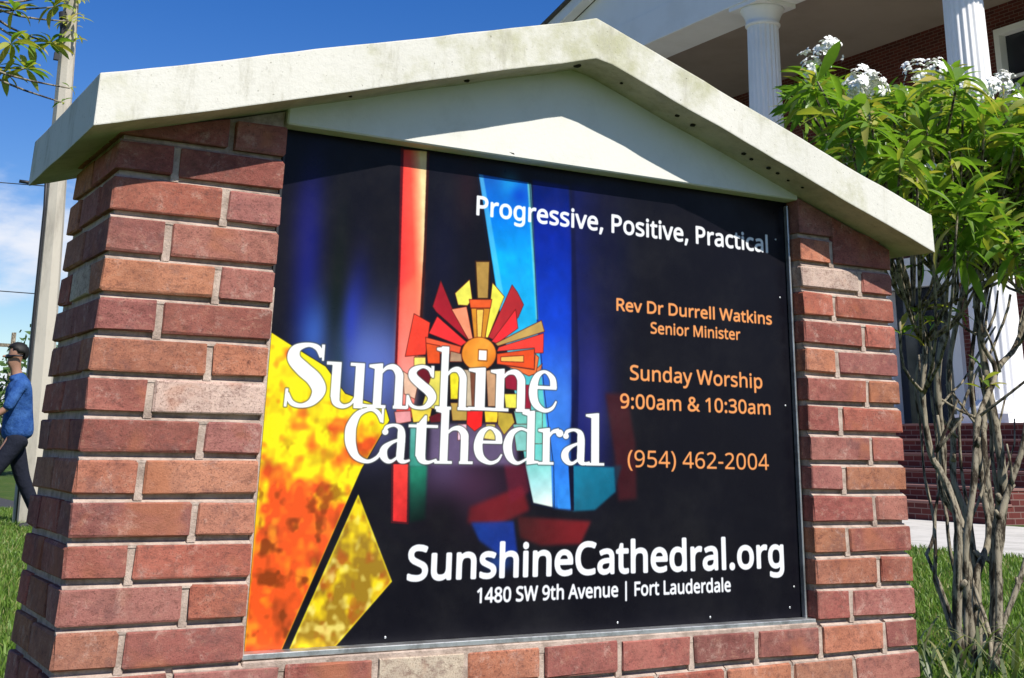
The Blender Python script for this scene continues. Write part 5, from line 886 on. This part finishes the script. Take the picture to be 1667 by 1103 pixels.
# small screws along the frame
sm = MB(); sm.lathe((0, 0, 0), [(.0026, 0), (.0026, .001), (.0015, .0017)], 10); sme = sm.mesh('screw')
for x, z in [(.6, .006), (1.12, .008), (1.36, .008), (1.585, .018), (1.60, .06), (1.598, .45), (1.596, .70), (1.59, .84), ]:
    o = link('screw', sme, ALU, S, (x, .044, Z0+z)); o.rotation_euler = (PI/2, 0, 0)
# little wasp-nest and mould lumps on the soffit
for x, y, r in [(.42, -.05, .004), (.68, -.045, .006), (.947, -.055, .009), (1.07, -.05, .004), (1.226, -.05, .006), (1.272, -.048, .007), (1.42, -.05, .006), (1.447, -.045, .005), (1.495, -.05, .006), (1.523, -.05, .005), (1.56, -.045, .004), (1.60, -.05, .004)]:
    bm = bmesh.new(); bmesh.ops.create_icosphere(bm, subdivisions=2, radius=r)
    for v in bm.verts: v.co = v.co*(1+.35*noise.noise(v.co*300)); v.co.z *= .6
    me = bpy.data.meshes.new('mud_nest'); bm.to_mesh(me); bm.free(); link('mud_nest', me, MOULD, S, (x, y, Z0+soff(x)-r*.2))
m = MB(); m.add([(.80, .004, Z0+.9352), (.83, .003, Z0+.9352), (.83, .012, Z0+.9352), (.80, .012, Z0+.9352), (.806, .002, Z0+.949), (.826, .001, Z0+.946), (.826, .006, Z0+.946), (.806, .006, Z0+.949)], [(0, 3, 2, 1), (4, 5, 6, 7), (0, 1, 5, 4), (1, 2, 6, 5), (2, 3, 7, 6), (3, 0, 4, 7)]); m.obj('mud_nest', MOULD, S, .002)

# ---------------------------------------------------------------- flowering shrub
def leaf_mesh(L, Wd, droop, fold=.25, n=6):
    V = []; F = []
    for i in range(n+1):
        t = i/n; wv = Wd*(math.sin(PI*min(1, t**1.25))**.8)*(1 if 0 < i < n else 0)
        if i == 0: wv = .003
        x = L*(t-.10*droop*t*t); z = -L*droop*.55*t*t+L*.10*t
        V += [(x, -wv/2, z+wv*fold), (x, 0, z), (x, wv/2, z+wv*fold)]
    for i in range(n):
        a = i*3; F += [(a, a+1, a+4, a+3), (a+1, a+2, a+5, a+4)]
    return V, F
LV = [leaf_mesh(1, .21, d) for d in (.35, .8, 1.2, 1.6)]
BX = thing('flowering_shrub', 'tall multi-stemmed shrub with long green leaves and white flower clusters right of the brick sign', 'shrub', (4.56, 2.1, 0))
r3 = random.Random(11)
tips = []
def smooth_path(P, k=4):
    P = [Vector(p) for p in P]; out = []
    for i in range(len(P)-1):
        p0, p1, p2, p3 = P[max(i-1, 0)], P[i], P[i+1], P[min(i+2, len(P)-1)]
        for j in range(k):
            t = j/k; out.append(.5*((2*p1)+(-p0+p2)*t+(2*p0-5*p1+4*p2-p3)*t*t+(-p0+3*p1-3*p2+p3)*t**3))
    return out+[P[-1]]
for si, st in enumerate(STEMS):
    P = smooth_path([(x, y+.03*math.sin(i*1.3+si), max(z, -.1)) for i, (x, y, z) in enumerate(st)])
    P[0] = Vector((4.56+.05*(si % 3-1), 2.1+.06*((si//3)-1), -.08))
    n = len(P); r0 = [.024, .027, .021, .020, .030, .019, .024, .020, .016][si % 9]
    R_ = [r0*(1-.55*i/n)*(1+.10*math.sin(i*2.1+si)+.05*r3.random()) for i in range(n)]
    m = MB(); m.tube(P, R_, 9)
    for k in range(5): # knots and cut stubs
        q = P[r3.randrange(3, n-3)]; d = Vector((r3.uniform(-1, 1), r3.uniform(-1, 1), r3.uniform(.2, 1))).normalized(); m.tube([q, q+d*r0*1.6, q+d*r0*2.6], [r0*.8, r0*.6, r0*.45], 7)
    m.obj('stem', BARK, BX)
    for k in range(1):
        dx, dy = r3.uniform(-.12, .12), r3.uniform(-.05, .35); h_ = r3.randint(n*2//3, n)
        Q = [p+Vector((dx, dy, 0))*min(1, i/6)+Vector((noise.noise(p*3+Vector((k*9, si, 0))), noise.noise(p*3+Vector((0, k*7, si))), 0))*.05 for i, p in enumerate(P[:h_])]
        m = MB(); m.tube(Q, [r0*r3.uniform(.45, .6)*(1-.5*i/len(Q)) for i in range(len(Q))], 7); m.obj('stem', BARK, BX)
    tips.append(P[-1])
def in_crown(x, z):
    c = False; n = len(CROWN)
    for i in range(n):
        (x1, z1), (x2, z2) = CROWN[i], CROWN[(i+1) % n]
        if (z1 > z) != (z2 > z) and x < (x2-x1)*(z-z1)/(z2-z1)+x1: c = not c
    return c
ros = []
tries = 0
while len(ros) < 300 and tries < 20000:
    tries += 1
    x = r3.uniform(3.3, 6.1); z = r3.uniform(1.75, 3.0); y = r3.uniform(1.25, 3.0)
    xc = x+(y-2.1)*-.58*0
    # project the point on the crown's middle plane as the crown is a thick bush around it
    t = (2.1+2.287)/(y+2.287); xp = -.4676+(x+.4676)*t; zp = .9+(z-.9)*t
    if not (in_crown(xp, zp) and in_crown(xp, zp+.13)): continue
    if any((Vector((x, y, z))-Vector(f_)).length < .16 for f_ in FLOWERS): continue
    if noise.noise(Vector((x*2.2, y*2.2, z*2.2))) < -.12: continue
    if any((Vector((x, y, z))-q).length < .10 for q in ros): continue
    ros.append(Vector((x, y, z)))
LOWS = [Vector(v) for v in [(4.102, 1.9, 1.545), (3.958, 1.9, 1.507), (4.327, 1.9, 1.866), (4.748, 1.9, 1.84), (4.825, 1.9, 1.92), (4.133, 1.9, 1.80), (4.60, 2.2, 1.62), (4.72, 2.1, 1.30)]]
ros += LOWS
allst = [Vector(p) for st in STEMS for p in st[3:]]
tw = MB()
for q in ros:
    cand = sorted(allst, key=lambda p: (p-q).length+max(0, p.z-q.z+.1)*3)[:3]
    p = r3.choice(cand); mid = (p+q)/2+Vector((r3.uniform(-.08, .08), r3.uniform(-.08, .08), -.12*(q-p).length))
    pts = smooth_path([p, mid, q], 3); tw.tube(pts, [.009-.004*i/len(pts) for i in range(len(pts))], 5)
# short bare snags and hanging dead twigs between the stems
for k in range(24):
    st = r3.choice(STEMS); p = Vector(r3.choice(st[3:])); d = Vector((r3.uniform(-1, 1), r3.uniform(-1, 1), r3.uniform(.1, 1.4))).normalized()
    L = r3.uniform(.12, .42); pts = [p, p+d*L*.5+Vector((0, 0, .02)), p+d*L+Vector((r3.uniform(-.05, .05), 0, .06))]
    tw.tube(smooth_path(pts, 2), [.008, .0075, .007, .006, .005], 5)
tw.obj('twigs', BARK, BX, kind='stuff')
leaves = []
for q in ros:
    low = q in LOWS
    n = r3.randint(13, 19) if not low else r3.randint(6, 10)
    up = Vector((r3.uniform(-.35, .35), r3.uniform(-.35, .35), 1)).normalized()
    for j in range(n):
        a = j*2.399+r3.uniform(-.3, .3); el = r3.uniform(-.35, .95)
        L = r3.triangular(.08, .26, .16)*(1 if not low else .75)
        d = Matrix.Rotation(a, 3, 'Z') @ Matrix.Rotation(-el, 3, 'Y')
        q_ = up.to_track_quat('Z', 'Y').to_matrix() @ d @ Matrix.Rotation(r3.uniform(-.5, .5), 3, 'X')
        leaves.append((q+Vector((0, 0, r3.uniform(-.07, .03))), q_, L, r3.choice((0, 1, 1, 2, 2, 3)), r3.random()))
leaves.sort(key=lambda l: (l[0]-CAM).length+(0 if l[0].z > 1.7 else .2))
LME = []
for V_, F_ in LV:
    me = mesh('leaf', V_, F_, True); me.materials.append(LEAF); LME.append(me)
LMY = []
for V_, F_ in LV:
    me = mesh('leaf', V_, F_, True); me.materials.append(LEAFY); LMY.append(me)
bulk = MB(); bulky = MB()
for i, (p, q_, L, k, rr) in enumerate(leaves):
    yel = rr < .16
    if i < 300:
        o = link('leaf', (LMY if yel else LME)[k], None, BX, p); o.rotation_euler = q_.to_euler(); o.scale = (L, L*r3.uniform(.7, 1.2), L*r3.uniform(.5, 1.4))
    else:
        V_, F_ = LV[k]; (bulky if yel else bulk).add([p+q_ @ (Vector(v)*L) for v in V_], F_, True)
bulk.obj('leaves', LEAF, BX, kind='stuff'); bulky.obj('yellow_leaves', LEAFY, BX, kind='stuff')
# flowers: five petals round a throat
V_ = []; F_ = []
for j in range(5):
    a = 2*PI*j/5
    for (rr, ww, zz) in ((.003, .003, 0), (.016, .011, .008), (.028, .012, .006), (.036, .003, -.002)):
        for s_ in (-1, 1): V_.append((rr*math.cos(a)-s_*ww*math.sin(a), rr*math.sin(a)+s_*ww*math.cos(a), zz+s_*.002))
    o_ = j*8; F_ += [(o_, o_+1, o_+3, o_+2), (o_+2, o_+3, o_+5, o_+4), (o_+4, o_+5, o_+7, o_+6)]
FME = mesh('flower', V_, F_, True); FME.materials.append(PETAL)
for (x, y, z) in FLOWERS:
    c = Vector((x, y, z-.045)); n = r3.randint(14, 22); sp_ = r3.uniform(.8, 1.4)
    m = MB(); m.tube([c+Vector((0, .02, -.17)), c+Vector((0, .01, -.08)), c-Vector((0, 0, .02))], [.006, .005, .004], 6)
    cl = m.obj('flower_cluster', LEAF, BX)
    for j in range(n):
        d = Vector((r3.gauss(0, 1), r3.gauss(0, 1), r3.gauss(.5, .8))).normalized()*r3.uniform(.03, .085)*sp_
        o = link('flower', FME, None, cl, c+d); o.rotation_euler = (d+Vector((0, -.02, .02))).to_track_quat('Z', 'Y').to_euler(); s_ = r3.uniform(.45, .95); o.scale = (s_, s_, s_)
# strap leaves at the shrub's foot
m = MB()
for k in range(60):
    a = r3.uniform(0, 2*PI); b0 = Vector((4.3+r3.uniform(-.35, .4), 1.95+r3.uniform(-.3, .3), 0)); L = r3.uniform(.25, .75); wv = .010
    d = Vector((math.cos(a)-.3, math.sin(a), 0)); V_ = []; 
    for i in range(6):
        t = i/5; p = b0+d*(L*.55*t)+Vector((0, 0, L*(1.0*t-.75*t*t))); sd_ = Vector((-d.y, d.x, 0)).normalized()*wv*(1-t*.9)
        V_ += [p-sd_, p+sd_]
    m.add(V_, [(2*i, 2*i+1, 2*i+3, 2*i+2) for i in range(5)], True)
SG = m.obj('strap_grass', leafmat('strap_leaf', (.10, .14, .06), (.16, .19, .09), (.3, .28, .12))); tag(SG, kind='stuff', cat='ground cover', label='thin arching strap leaves at the foot of the flowering shrub')

# ---------------------------------------------------------------- leafy tree reaching in at the upper left
LT = thing('tree', 'slender tree at the left edge with yellow-tipped leaf rosettes in front of the blue sky', 'tree', (-.55, 3.6, 0))
m = MB(); m.tube(smooth_path([(-.55, 3.6, -.1), (-.52, 3.62, 1.0), (-.40, 3.6, 1.9), (-.12, 3.6, 2.35), (.0, 3.6, 2.9), (.04, 3.6, 3.3)]), [.05-.0014*i for i in range(21)], 9); m.obj('trunk', BARK, LT)
m = MB()
anch = [Vector((-.12, 3.6, 2.35)), Vector((.0, 3.6, 2.8)), Vector((-.05, 3.6, 2.55))]
lros = [Vector(v) for v in LEFTSPR]+[Vector((r3.uniform(-.9, .0), 3.6+r3.uniform(-.5, .5), r3.uniform(2.2, 3.3))) for _ in range(26)]
ymap = []
for i, q in enumerate(lros):
    q.y += r3.uniform(-.15, .15) if i < 13 else 0
    p = min(anch, key=lambda a: (a-q).length); pts = smooth_path([p, (p+q)/2+Vector((0, 0, -.03)), q], 3); m.tube(pts, [.008-.0008*j for j in range(len(pts))], 5)
m.obj('branches', BARK, LT)
small = [6, 7, 10, 11, 8]
cnt = 0; bulk = MB()
for i, q in enumerate(lros):
    n = 4 if i in (6, 7, 10) else (12 if i < 13 else 11)
    for j in range(n):
        a = j*2.399; el = r3.uniform(-.4, .9); L = r3.uniform(.10, .155)*(.4 if i in (6, 10) else .9)
        q_ = Matrix.Rotation(a, 3, 'Z') @ Matrix.Rotation(-el, 3, 'Y') @ Matrix.Rotation(r3.uniform(-.5, .5), 3, 'X')
        k = r3.choice((0, 1, 1, 2))
        if i < 13:
            o = link('leaf', (LMY if r3.random() < .6 else LME)[k], None, LT, q); o.rotation_euler = q_.to_euler(); o.scale = (L, L*1.1, L)
        else:
            V_, F_ = LV[k]; bulk.add([q+q_ @ (Vector(v)*L) for v in V_], F_, True)
bulk.obj('leaves', LEAF, LT, kind='stuff')

# ---------------------------------------------------------------- utility pole and lines
UP = thing('utility_pole', 'tall tapering grey concrete utility pole behind the left pier of the sign', 'utility pole', (2.42, 14, 0))
axis = [(2.44, 14, -.2), (2.285, 14, 1.73), (2.225, 14, 2.44), (2.165, 14, 3.56), (2.147, 14, 5.05), (2.05, 14, 5.86), (1.985, 14, 6.36), (1.93, 14, 6.9), (1.8, 14, 8.6)]
axis = [(2.40-.058*z, 14, z) for z in (-.2, 1.7, 3.5, 5.0, 6.4, 8.6)]
m = MB(); m.tube(axis, [.175, .158, .132, .108, .094, .08], 8, smooth=False); m.obj('shaft', POLEM, UP)
m = MB(); pts = [(2.40-.058*z-.13+.01*math.sin(z*4), 13.93, z) for z in (.0, 1.5, 2.5, 3.6, 4.2)]; m.tube(pts, [.02]*5, 6); m.obj('conduit', DARKM, UP)
m = MB(); m.tube([(1.93, 13.9, 6.15), (1.96, 13.87, 5.9), (1.93, 13.88, 5.55)], [.05, .035, .02], 8); m.box((1.90, 13.84, 5.50), (1.96, 13.9, 5.60)); m.obj('cable_bracket', DARKM, UP)
m = MB(); m.box((1.5, 13.86, 7.9), (2.35, 13.95, 8.0)); m.obj('crossarm', POLEM, UP)
bulk = MB(); r4 = random.Random(4)
for k in range(60):                              # climber leaves on the pole
    z = r4.choice((r4.uniform(5.7, 6.9), r4.uniform(6.0, 6.6))); a = r4.uniform(-2.6, -.3); c = Vector((2.40-.058*z+.10*math.cos(a), 14+.12*math.sin(a), z))
    L = r4.uniform(.09, .17); q_ = Matrix.Rotation(a+r4.uniform(-.8, .8), 3, 'Z') @ Matrix.Rotation(r4.uniform(-.6, .8), 3, 'Y')
    V_, F_ = LV[1]; bulk.add([c+q_ @ (Vector((v[0], v[1]*1.6, v[2]))*L) for v in V_], F_, True)
cl = bulk.obj('climbing_vine', LEAFY); tag(cl, 'small clump of yellow-green climbing leaves near the top of the pole', 'vine')
for i, (z, sag) in enumerate(((2.60, .05), (3.92, .12))):
    m = MB(); P = [(2.24-t*24, 14+t*2, z+.0+sag*0+t*(.8)-4*sag*t*(1-t)*3) for t in [j/16 for j in range(17)]]
    m.tube(P, [.006]*17, 5)
    if i: m.tube([(1.9, 14.0, 3.93), (1.74, 14.02, 3.94)], [.022, .022], 6)
    o = m.obj('power_line', DARKM); tag(o, ['lower thin black cable running left from the concrete pole', 'upper black cable with a splice, running left from the pole just under the roof corner'][i], 'cable', 'cables on the utility pole')
FP = thing('utility_pole', 'small distant utility pole with a crossarm above the walking person', 'utility pole', (9.0, 60, 0))
m = MB(); m.tube([(9.0, 60, -.1), (8.75, 60, 5.6)], [.14, .1], 8); m.obj('shaft', BARK, FP); m = MB(); m.box((8.2, 59.9, 4.95), (9.35, 60.0, 5.1)); m.obj('crossarm', BARK, FP)

# ---------------------------------------------------------------- far trees and hedge
def far_tree(x, y, h, rr, label, name='tree', cat='tree', sd_=0):
    T = thing(name, label, cat, (x, y, 0), None); r5 = random.Random(sd_)
    m = MB(); m.tube([(x, y, -.1), (x+.1, y, h*.35), (x-.05, y, h*.7)], [.16, .13, .06], 7); m.obj('trunk', BARK, T)
    m = MB()
    for k in range(26):
        a = r5.uniform(0, 2*PI); R_ = rr*r5.uniform(.1, .8); z = h*(.35+.6*r5.random()); cx, cy = x+R_*math.cos(a), y+R_*math.sin(a); cr_ = rr*r5.uniform(.25, .45)
        for j in range(60):
            d = Vector((r5.gauss(0, 1), r5.gauss(0, 1), r5.gauss(0, .8))).normalized()*cr_*r5.uniform(.6, 1.05); p = Vector((cx, cy, z))+d
            u = Vector((r5.uniform(-1, 1), r5.uniform(-1, 1), r5.uniform(-1, 1))).normalized(); v = u.orthogonal().normalized(); s_ = r5.uniform(.07, .16)
            m.add([p-u*s_, p+v*s_*.5, p+u*s_, p-v*s_*.5], [(0, 1, 2, 3)])
    m.obj('crown', HEDGE, T, kind=None)
far_tree(3.6, 34, 2.6, 1.5, 'low dark green bush behind the walking person', 'bush', 'bush', 3)
far_tree(1.2, 33, 3.0, 1.8, 'rounded green bush left of the walking person across the road', 'bush', 'bush', 4)
far_tree(6.4, 36, 3.4, 1.9, 'broad green tree far behind the left pier', 'tree', 'tree', 5)
far_tree(-3, 36, 5.4, 2.6, 'taller green tree across the road at the far left', 'tree', 'tree', 6)
far_tree(10, 40, 5.0, 2.8, 'large tree across the road hidden mostly by the sign', 'tree', 'tree', 7)

# ---------------------------------------------------------------- walking person
def skin(name, joints, edges, mt, parent, sub=2, root=0):
    me = bpy.data.meshes.new(name); me.from_pydata([j[0] for j in joints], edges, []); me.update()
    o = bpy.data.objects.new(name, me); COL.objects.link(o)
    md = o.modifiers.new('s', 'SKIN'); md.use_smooth_shade = True; md.branch_smoothing = .6
    for i, j in enumerate(joints):
        r_ = j[1]; me.skin_vertices[0].data[i].radius = (r_, r_) if isinstance(r_, (int, float)) else r_
        me.skin_vertices[0].data[i].use_root = (i == root)
    sb = o.modifiers.new('d', 'SUBSURF'); sb.levels = sub; sb.render_levels = sub
    dg = bpy.context.evaluated_depsgraph_get(); ev = o.evaluated_get(dg); nm = bpy.data.meshes.new_from_object(ev)
    bpy.data.objects.remove(o)
    nm.materials.clear(); nm.materials.append(mt)
    nm.polygons.foreach_set('use_smooth', [True]*len(nm.polygons))
    return nm
SKIN = mat('skin', (.32, .17, .11), .5, .4); SHIRT = mat('blue_shirt', (.03, .09, .28), .9, .1)
base(SHIRT, mixc(SHIRT, ramp(SHIRT, noise_tex(SHIRT, 12, 5, .7), .35, .7), (.02, .065, .22), (.045, .12, .32))); bump(SHIRT, noise_tex(SHIRT, 14, 4, .6), .7, .03)
TROU = mat('dark_trousers', (.012, .014, .024), .9, .2); bump(TROU, noise_tex(TROU, 10, 4, .6), .7, .03)
HAIR = mat('black_hair', (.01, .009, .008), .6, .3); SHOE = mat('white_sneaker', (.6, .6, .6), .7, .3); SHADE = mat('sunglasses', (.008, .008, .01), .15, .5)
SHOED = mat('dark_shoe', (.03, .03, .035), .6, .3)
PP = thing('person', 'person in blue shirt, dark trousers and sunglasses walking left past the concrete pole', 'person', (2.0, 13.05, 0))
fdir = Vector((-math.cos(YAW-.5), math.sin(YAW-.5)*-1, 0)); fdir = Vector((-math.cos(.0), math.sin(.06), 0)).normalized(); sdir = Vector((fdir.y, -fdir.x, 0))   # forward, towards the viewer
PK = 1.12
def pj(f, s_, u): return Vector((2.0, 13.05, -.07))+(fdir*f*1.1+sdir*s_+Vector((0, 0, u)))*PK
def add_skin(name, J, E, mt, par=PP, root=0): return link(name, skin(name, [(pj(*a), r_) for a, r_ in J], E, mt, par, 2, root), None, par)
# body: pelvis, spine, neck, head, both arms with palms, legs
BJ = [((0, 0, .97), .12), ((.02, 0, 1.15), .11), ((.05, 0, 1.34), .12), ((.07, 0, 1.46), .09), ((.10, 0, 1.54), .055), ((.115, 0, 1.60), .07), ((.12, 0, 1.66), .098), ((.11, 0, 1.73), .098), ((.108, 0, 1.775), .06),
      ((.05, .17, 1.43), .055), ((-.08, .21, 1.18), .042), ((.10, .20, .99), .034), ((.15, .20, .95), .028), ((.05, -.17, 1.43), .055), ((.14, -.21, 1.17), .042), ((.34, -.18, 1.02), .034), ((.39, -.18, 1.01), .028),
      ((.02, .09, .92), .09), ((-.10, .09, .52), .06), ((-.28, .09, .16), .045), ((.02, -.09, .92), .09), ((.22, -.09, .50), .06), ((.30, -.09, .09), .045), ((.175, 0, 1.625), .03)]
BE = [(0, 1), (1, 2), (2, 3), (3, 4), (4, 5), (5, 6), (6, 7), (7, 8), (2, 9), (9, 10), (10, 11), (11, 12), (2, 13), (13, 14), (14, 15), (15, 16), (0, 17), (17, 18), (18, 19), (0, 20), (20, 21), (21, 22), (5, 23)]
body = add_skin('body', BJ, BE, SKIN)
for s_, hx in ((1, (.155, .20, .945)), (-1, (.395, -.18, 1.005))):   # hands with fingers
    hb = Vector(hx); palm = [((hb.x-.01, hb.y, hb.z), .026), ((hb.x+.04, hb.y, hb.z-.03), .028)]
    for k in range(4):
        yy = hb.y-.03+.02*k; L = (.055, .065, .06, .045)[k]
        J = [((hb.x+.035, yy, hb.z-.03), .010), ((hb.x+.035+L*.6, yy, hb.z-.045), .009), ((hb.x+.035+L, yy, hb.z-.075), .008)]
        add_skin('finger', J, [(0, 1), (1, 2)], SKIN, body)
    add_skin('finger', [((hb.x, hb.y+.025*s_, hb.z), .011), ((hb.x+.03, hb.y+.045*s_, hb.z-.01), .009), ((hb.x+.055, hb.y+.045*s_, hb.z-.03), .008)], [(0, 1), (1, 2)], SKIN, body)
    add_skin('palm', palm, [(0, 1)], SKIN, body)
add_skin('nose', [((.20, 0, 1.675), .013), ((.228, 0, 1.662), .014)], [(0, 1)], SKIN, body)
add_skin('ear', [((.10, .088, 1.665), .016), ((.10, .092, 1.69), .018)], [(0, 1)], SKIN, body)
def ell(name, c, r_, keep, mt):
    bm = bmesh.new(); bmesh.ops.create_icosphere(bm, subdivisions=3, radius=1)
    L3 = []
    for v in bm.verts:
        k_ = 1+.05*noise.noise(v.co*5); L3.append((c[0]+v.co.x*r_[0]*k_, c[1]+v.co.y*r_[1]*k_, c[2]+v.co.z*r_[2]*k_))
    dead = [v for v, q in zip(bm.verts, L3) if not keep(*q)]
    for v, q in zip(bm.verts, L3): v.co = pj(*q)
    bmesh.ops.delete(bm, geom=dead, context='VERTS'); bmesh.ops.recalc_face_normals(bm, faces=bm.faces)
    me = bpy.data.meshes.new(name); bm.to_mesh(me); bm.free(); me.polygons.foreach_set('use_smooth', [True]*len(me.polygons))
    o = link(name, me, mt, PP); md = o.modifiers.new('t', 'SOLIDIFY'); md.thickness = .012; return o
ell('hair', (.105, 0, 1.705), (.102, .084, .108), lambda f, s_, u: u > 1.70+(f-.10)*.5 or (f < .06 and u > 1.63), HAIR)
shirt = add_skin('shirt', [((0, 0, .86), .19), ((.01, 0, 1.0), .185), ((.02, 0, 1.15), .185), ((.045, 0, 1.32), .20), ((.07, 0, 1.45), .14), ((.09, 0, 1.52), .07),
      ((.05, .18, 1.42), .08), ((-.05, .22, 1.24), .068), ((-.085, .22, 1.16), .062), ((.05, -.18, 1.42), .08), ((.12, -.22, 1.22), .066), ((.15, -.22, 1.15), .06)],
      [(0, 1), (1, 2), (2, 3), (3, 4), (4, 5), (3, 6), (6, 7), (7, 8), (3, 9), (9, 10), (10, 11)], SHIRT)
add_skin('trousers', [((0, 0, .95), .14), ((.01, .09, .86), .115), ((-.10, .09, .52), .085), ((-.28, .09, .17), .068), ((.01, -.09, .86), .115), ((.22, -.09, .50), .085), ((.30, -.09, .10), .068)], [(0, 1), (1, 2), (2, 3), (0, 4), (4, 5), (5, 6)], TROU)
add_skin('shoe', [((-.33, .09, .15), .045), ((-.28, .09, .11), .045), ((-.18, .09, .09), .04), ((-.12, .09, .085), .03)], [(0, 1), (1, 2), (2, 3)], SHOED)
add_skin('shoe', [((.27, -.09, .06), .045), ((.38, -.09, .045), .042), ((.50, -.09, .035), .032)], [(0, 1), (1, 2)], SHOE)
add_skin('sunglasses', [((.06, -.092, 1.675), .008), ((.14, -.09, 1.672), .012), ((.188, -.055, 1.66), .024), ((.20, 0, 1.668), .010), ((.188, .055, 1.66), .024)], [(0, 1), (1, 2), (2, 3), (3, 4)], SHADE)
add_skin('belt', [((0, .0, .905), .02), ((.0, .01, .905), .02)], [(0, 1)], SHADE)

# ---------------------------------------------------------------- grass
def grass(name, n, xr, yr, seed, hmin, hmax, skip=None, group=None, near=None):
    r = np.random.RandomState(seed)
    x = r.uniform(*xr, n); y = r.uniform(*yr, n)
    if near:                                     # thin out with distance from the viewer
        d = np.hypot(x-CAM.x, y-CAM.y); keep = r.rand(n) < np.clip((near/d)**1.5, .1, 1); x, y = x[keep], y[keep]
    k = ~((x > -.02) & (x < 1.95) & (y > -.01) & (y < .38)); k &= ~((x > 7.98) & (x < 30)); x, y = x[k], y[k]; n = len(x)
    t = np.clip((x-5.0)/3.4, 0, 1); z = .2*t*t*(3-2*t)-.004
    h = r.uniform(hmin, hmax, n); a = r.uniform(0, 2*PI, n); lean = r.uniform(.1, .9, n)*h; b = r.uniform(0, 2*PI, n); wd = r.uniform(.0022, .0045, n)*1.3
    ux, uy = np.cos(a)*wd, np.sin(a)*wd; lx, ly = np.cos(b)*lean, np.sin(b)*lean
    V = np.zeros((n, 5, 3), np.float32)
    V[:, 0] = np.stack([x-ux, y-uy, z], 1); V[:, 1] = np.stack([x+ux, y+uy, z], 1)
    V[:, 2] = np.stack([x+ux*.8+lx*.35, y+uy*.8+ly*.35, z+h*.6], 1); V[:, 3] = np.stack([x-ux*.8+lx*.35, y-uy*.8+ly*.35, z+h*.6], 1)
    V[:, 4] = np.stack([x+lx, y+ly, z+h*.92], 1)
    me = bpy.data.meshes.new(name); me.vertices.add(n*5); me.vertices.foreach_set('co', V.ravel())
    i0 = (np.arange(n)*5)[:, None]
    loops = np.concatenate([i0+np.array([0, 1, 2, 3]), i0+np.array([3, 2, 4])], 1).ravel().astype(np.int32)
    me.loops.add(len(loops)); me.loops.foreach_set('vertex_index', loops)
    st = (np.arange(n)*7)[:, None]+np.array([0, 4]); me.polygons.add(2*n); me.polygons.foreach_set('loop_start', st.ravel().astype(np.int32)); me.polygons.foreach_set('loop_total', np.tile([4, 3], n).astype(np.int32))
    me.update(); me.validate()
    return link(name, me, GRASSM, kind='stuff')
g = grass('grass', 150000, (1.6, 8.4), (-2.2, 9), 1, .03, .075); tag(g, 'short sunlit lawn grass around the flowering shrub', 'grass')
g = grass('grass', 190000, (-4, 3.6), (.0, 17.4), 2, .03, .08); tag(g, 'mown green lawn left of the sign where the person walks', 'grass')
print('bricks', nb[0], 'leaves', len(leaves), 'rosettes', len(ros))
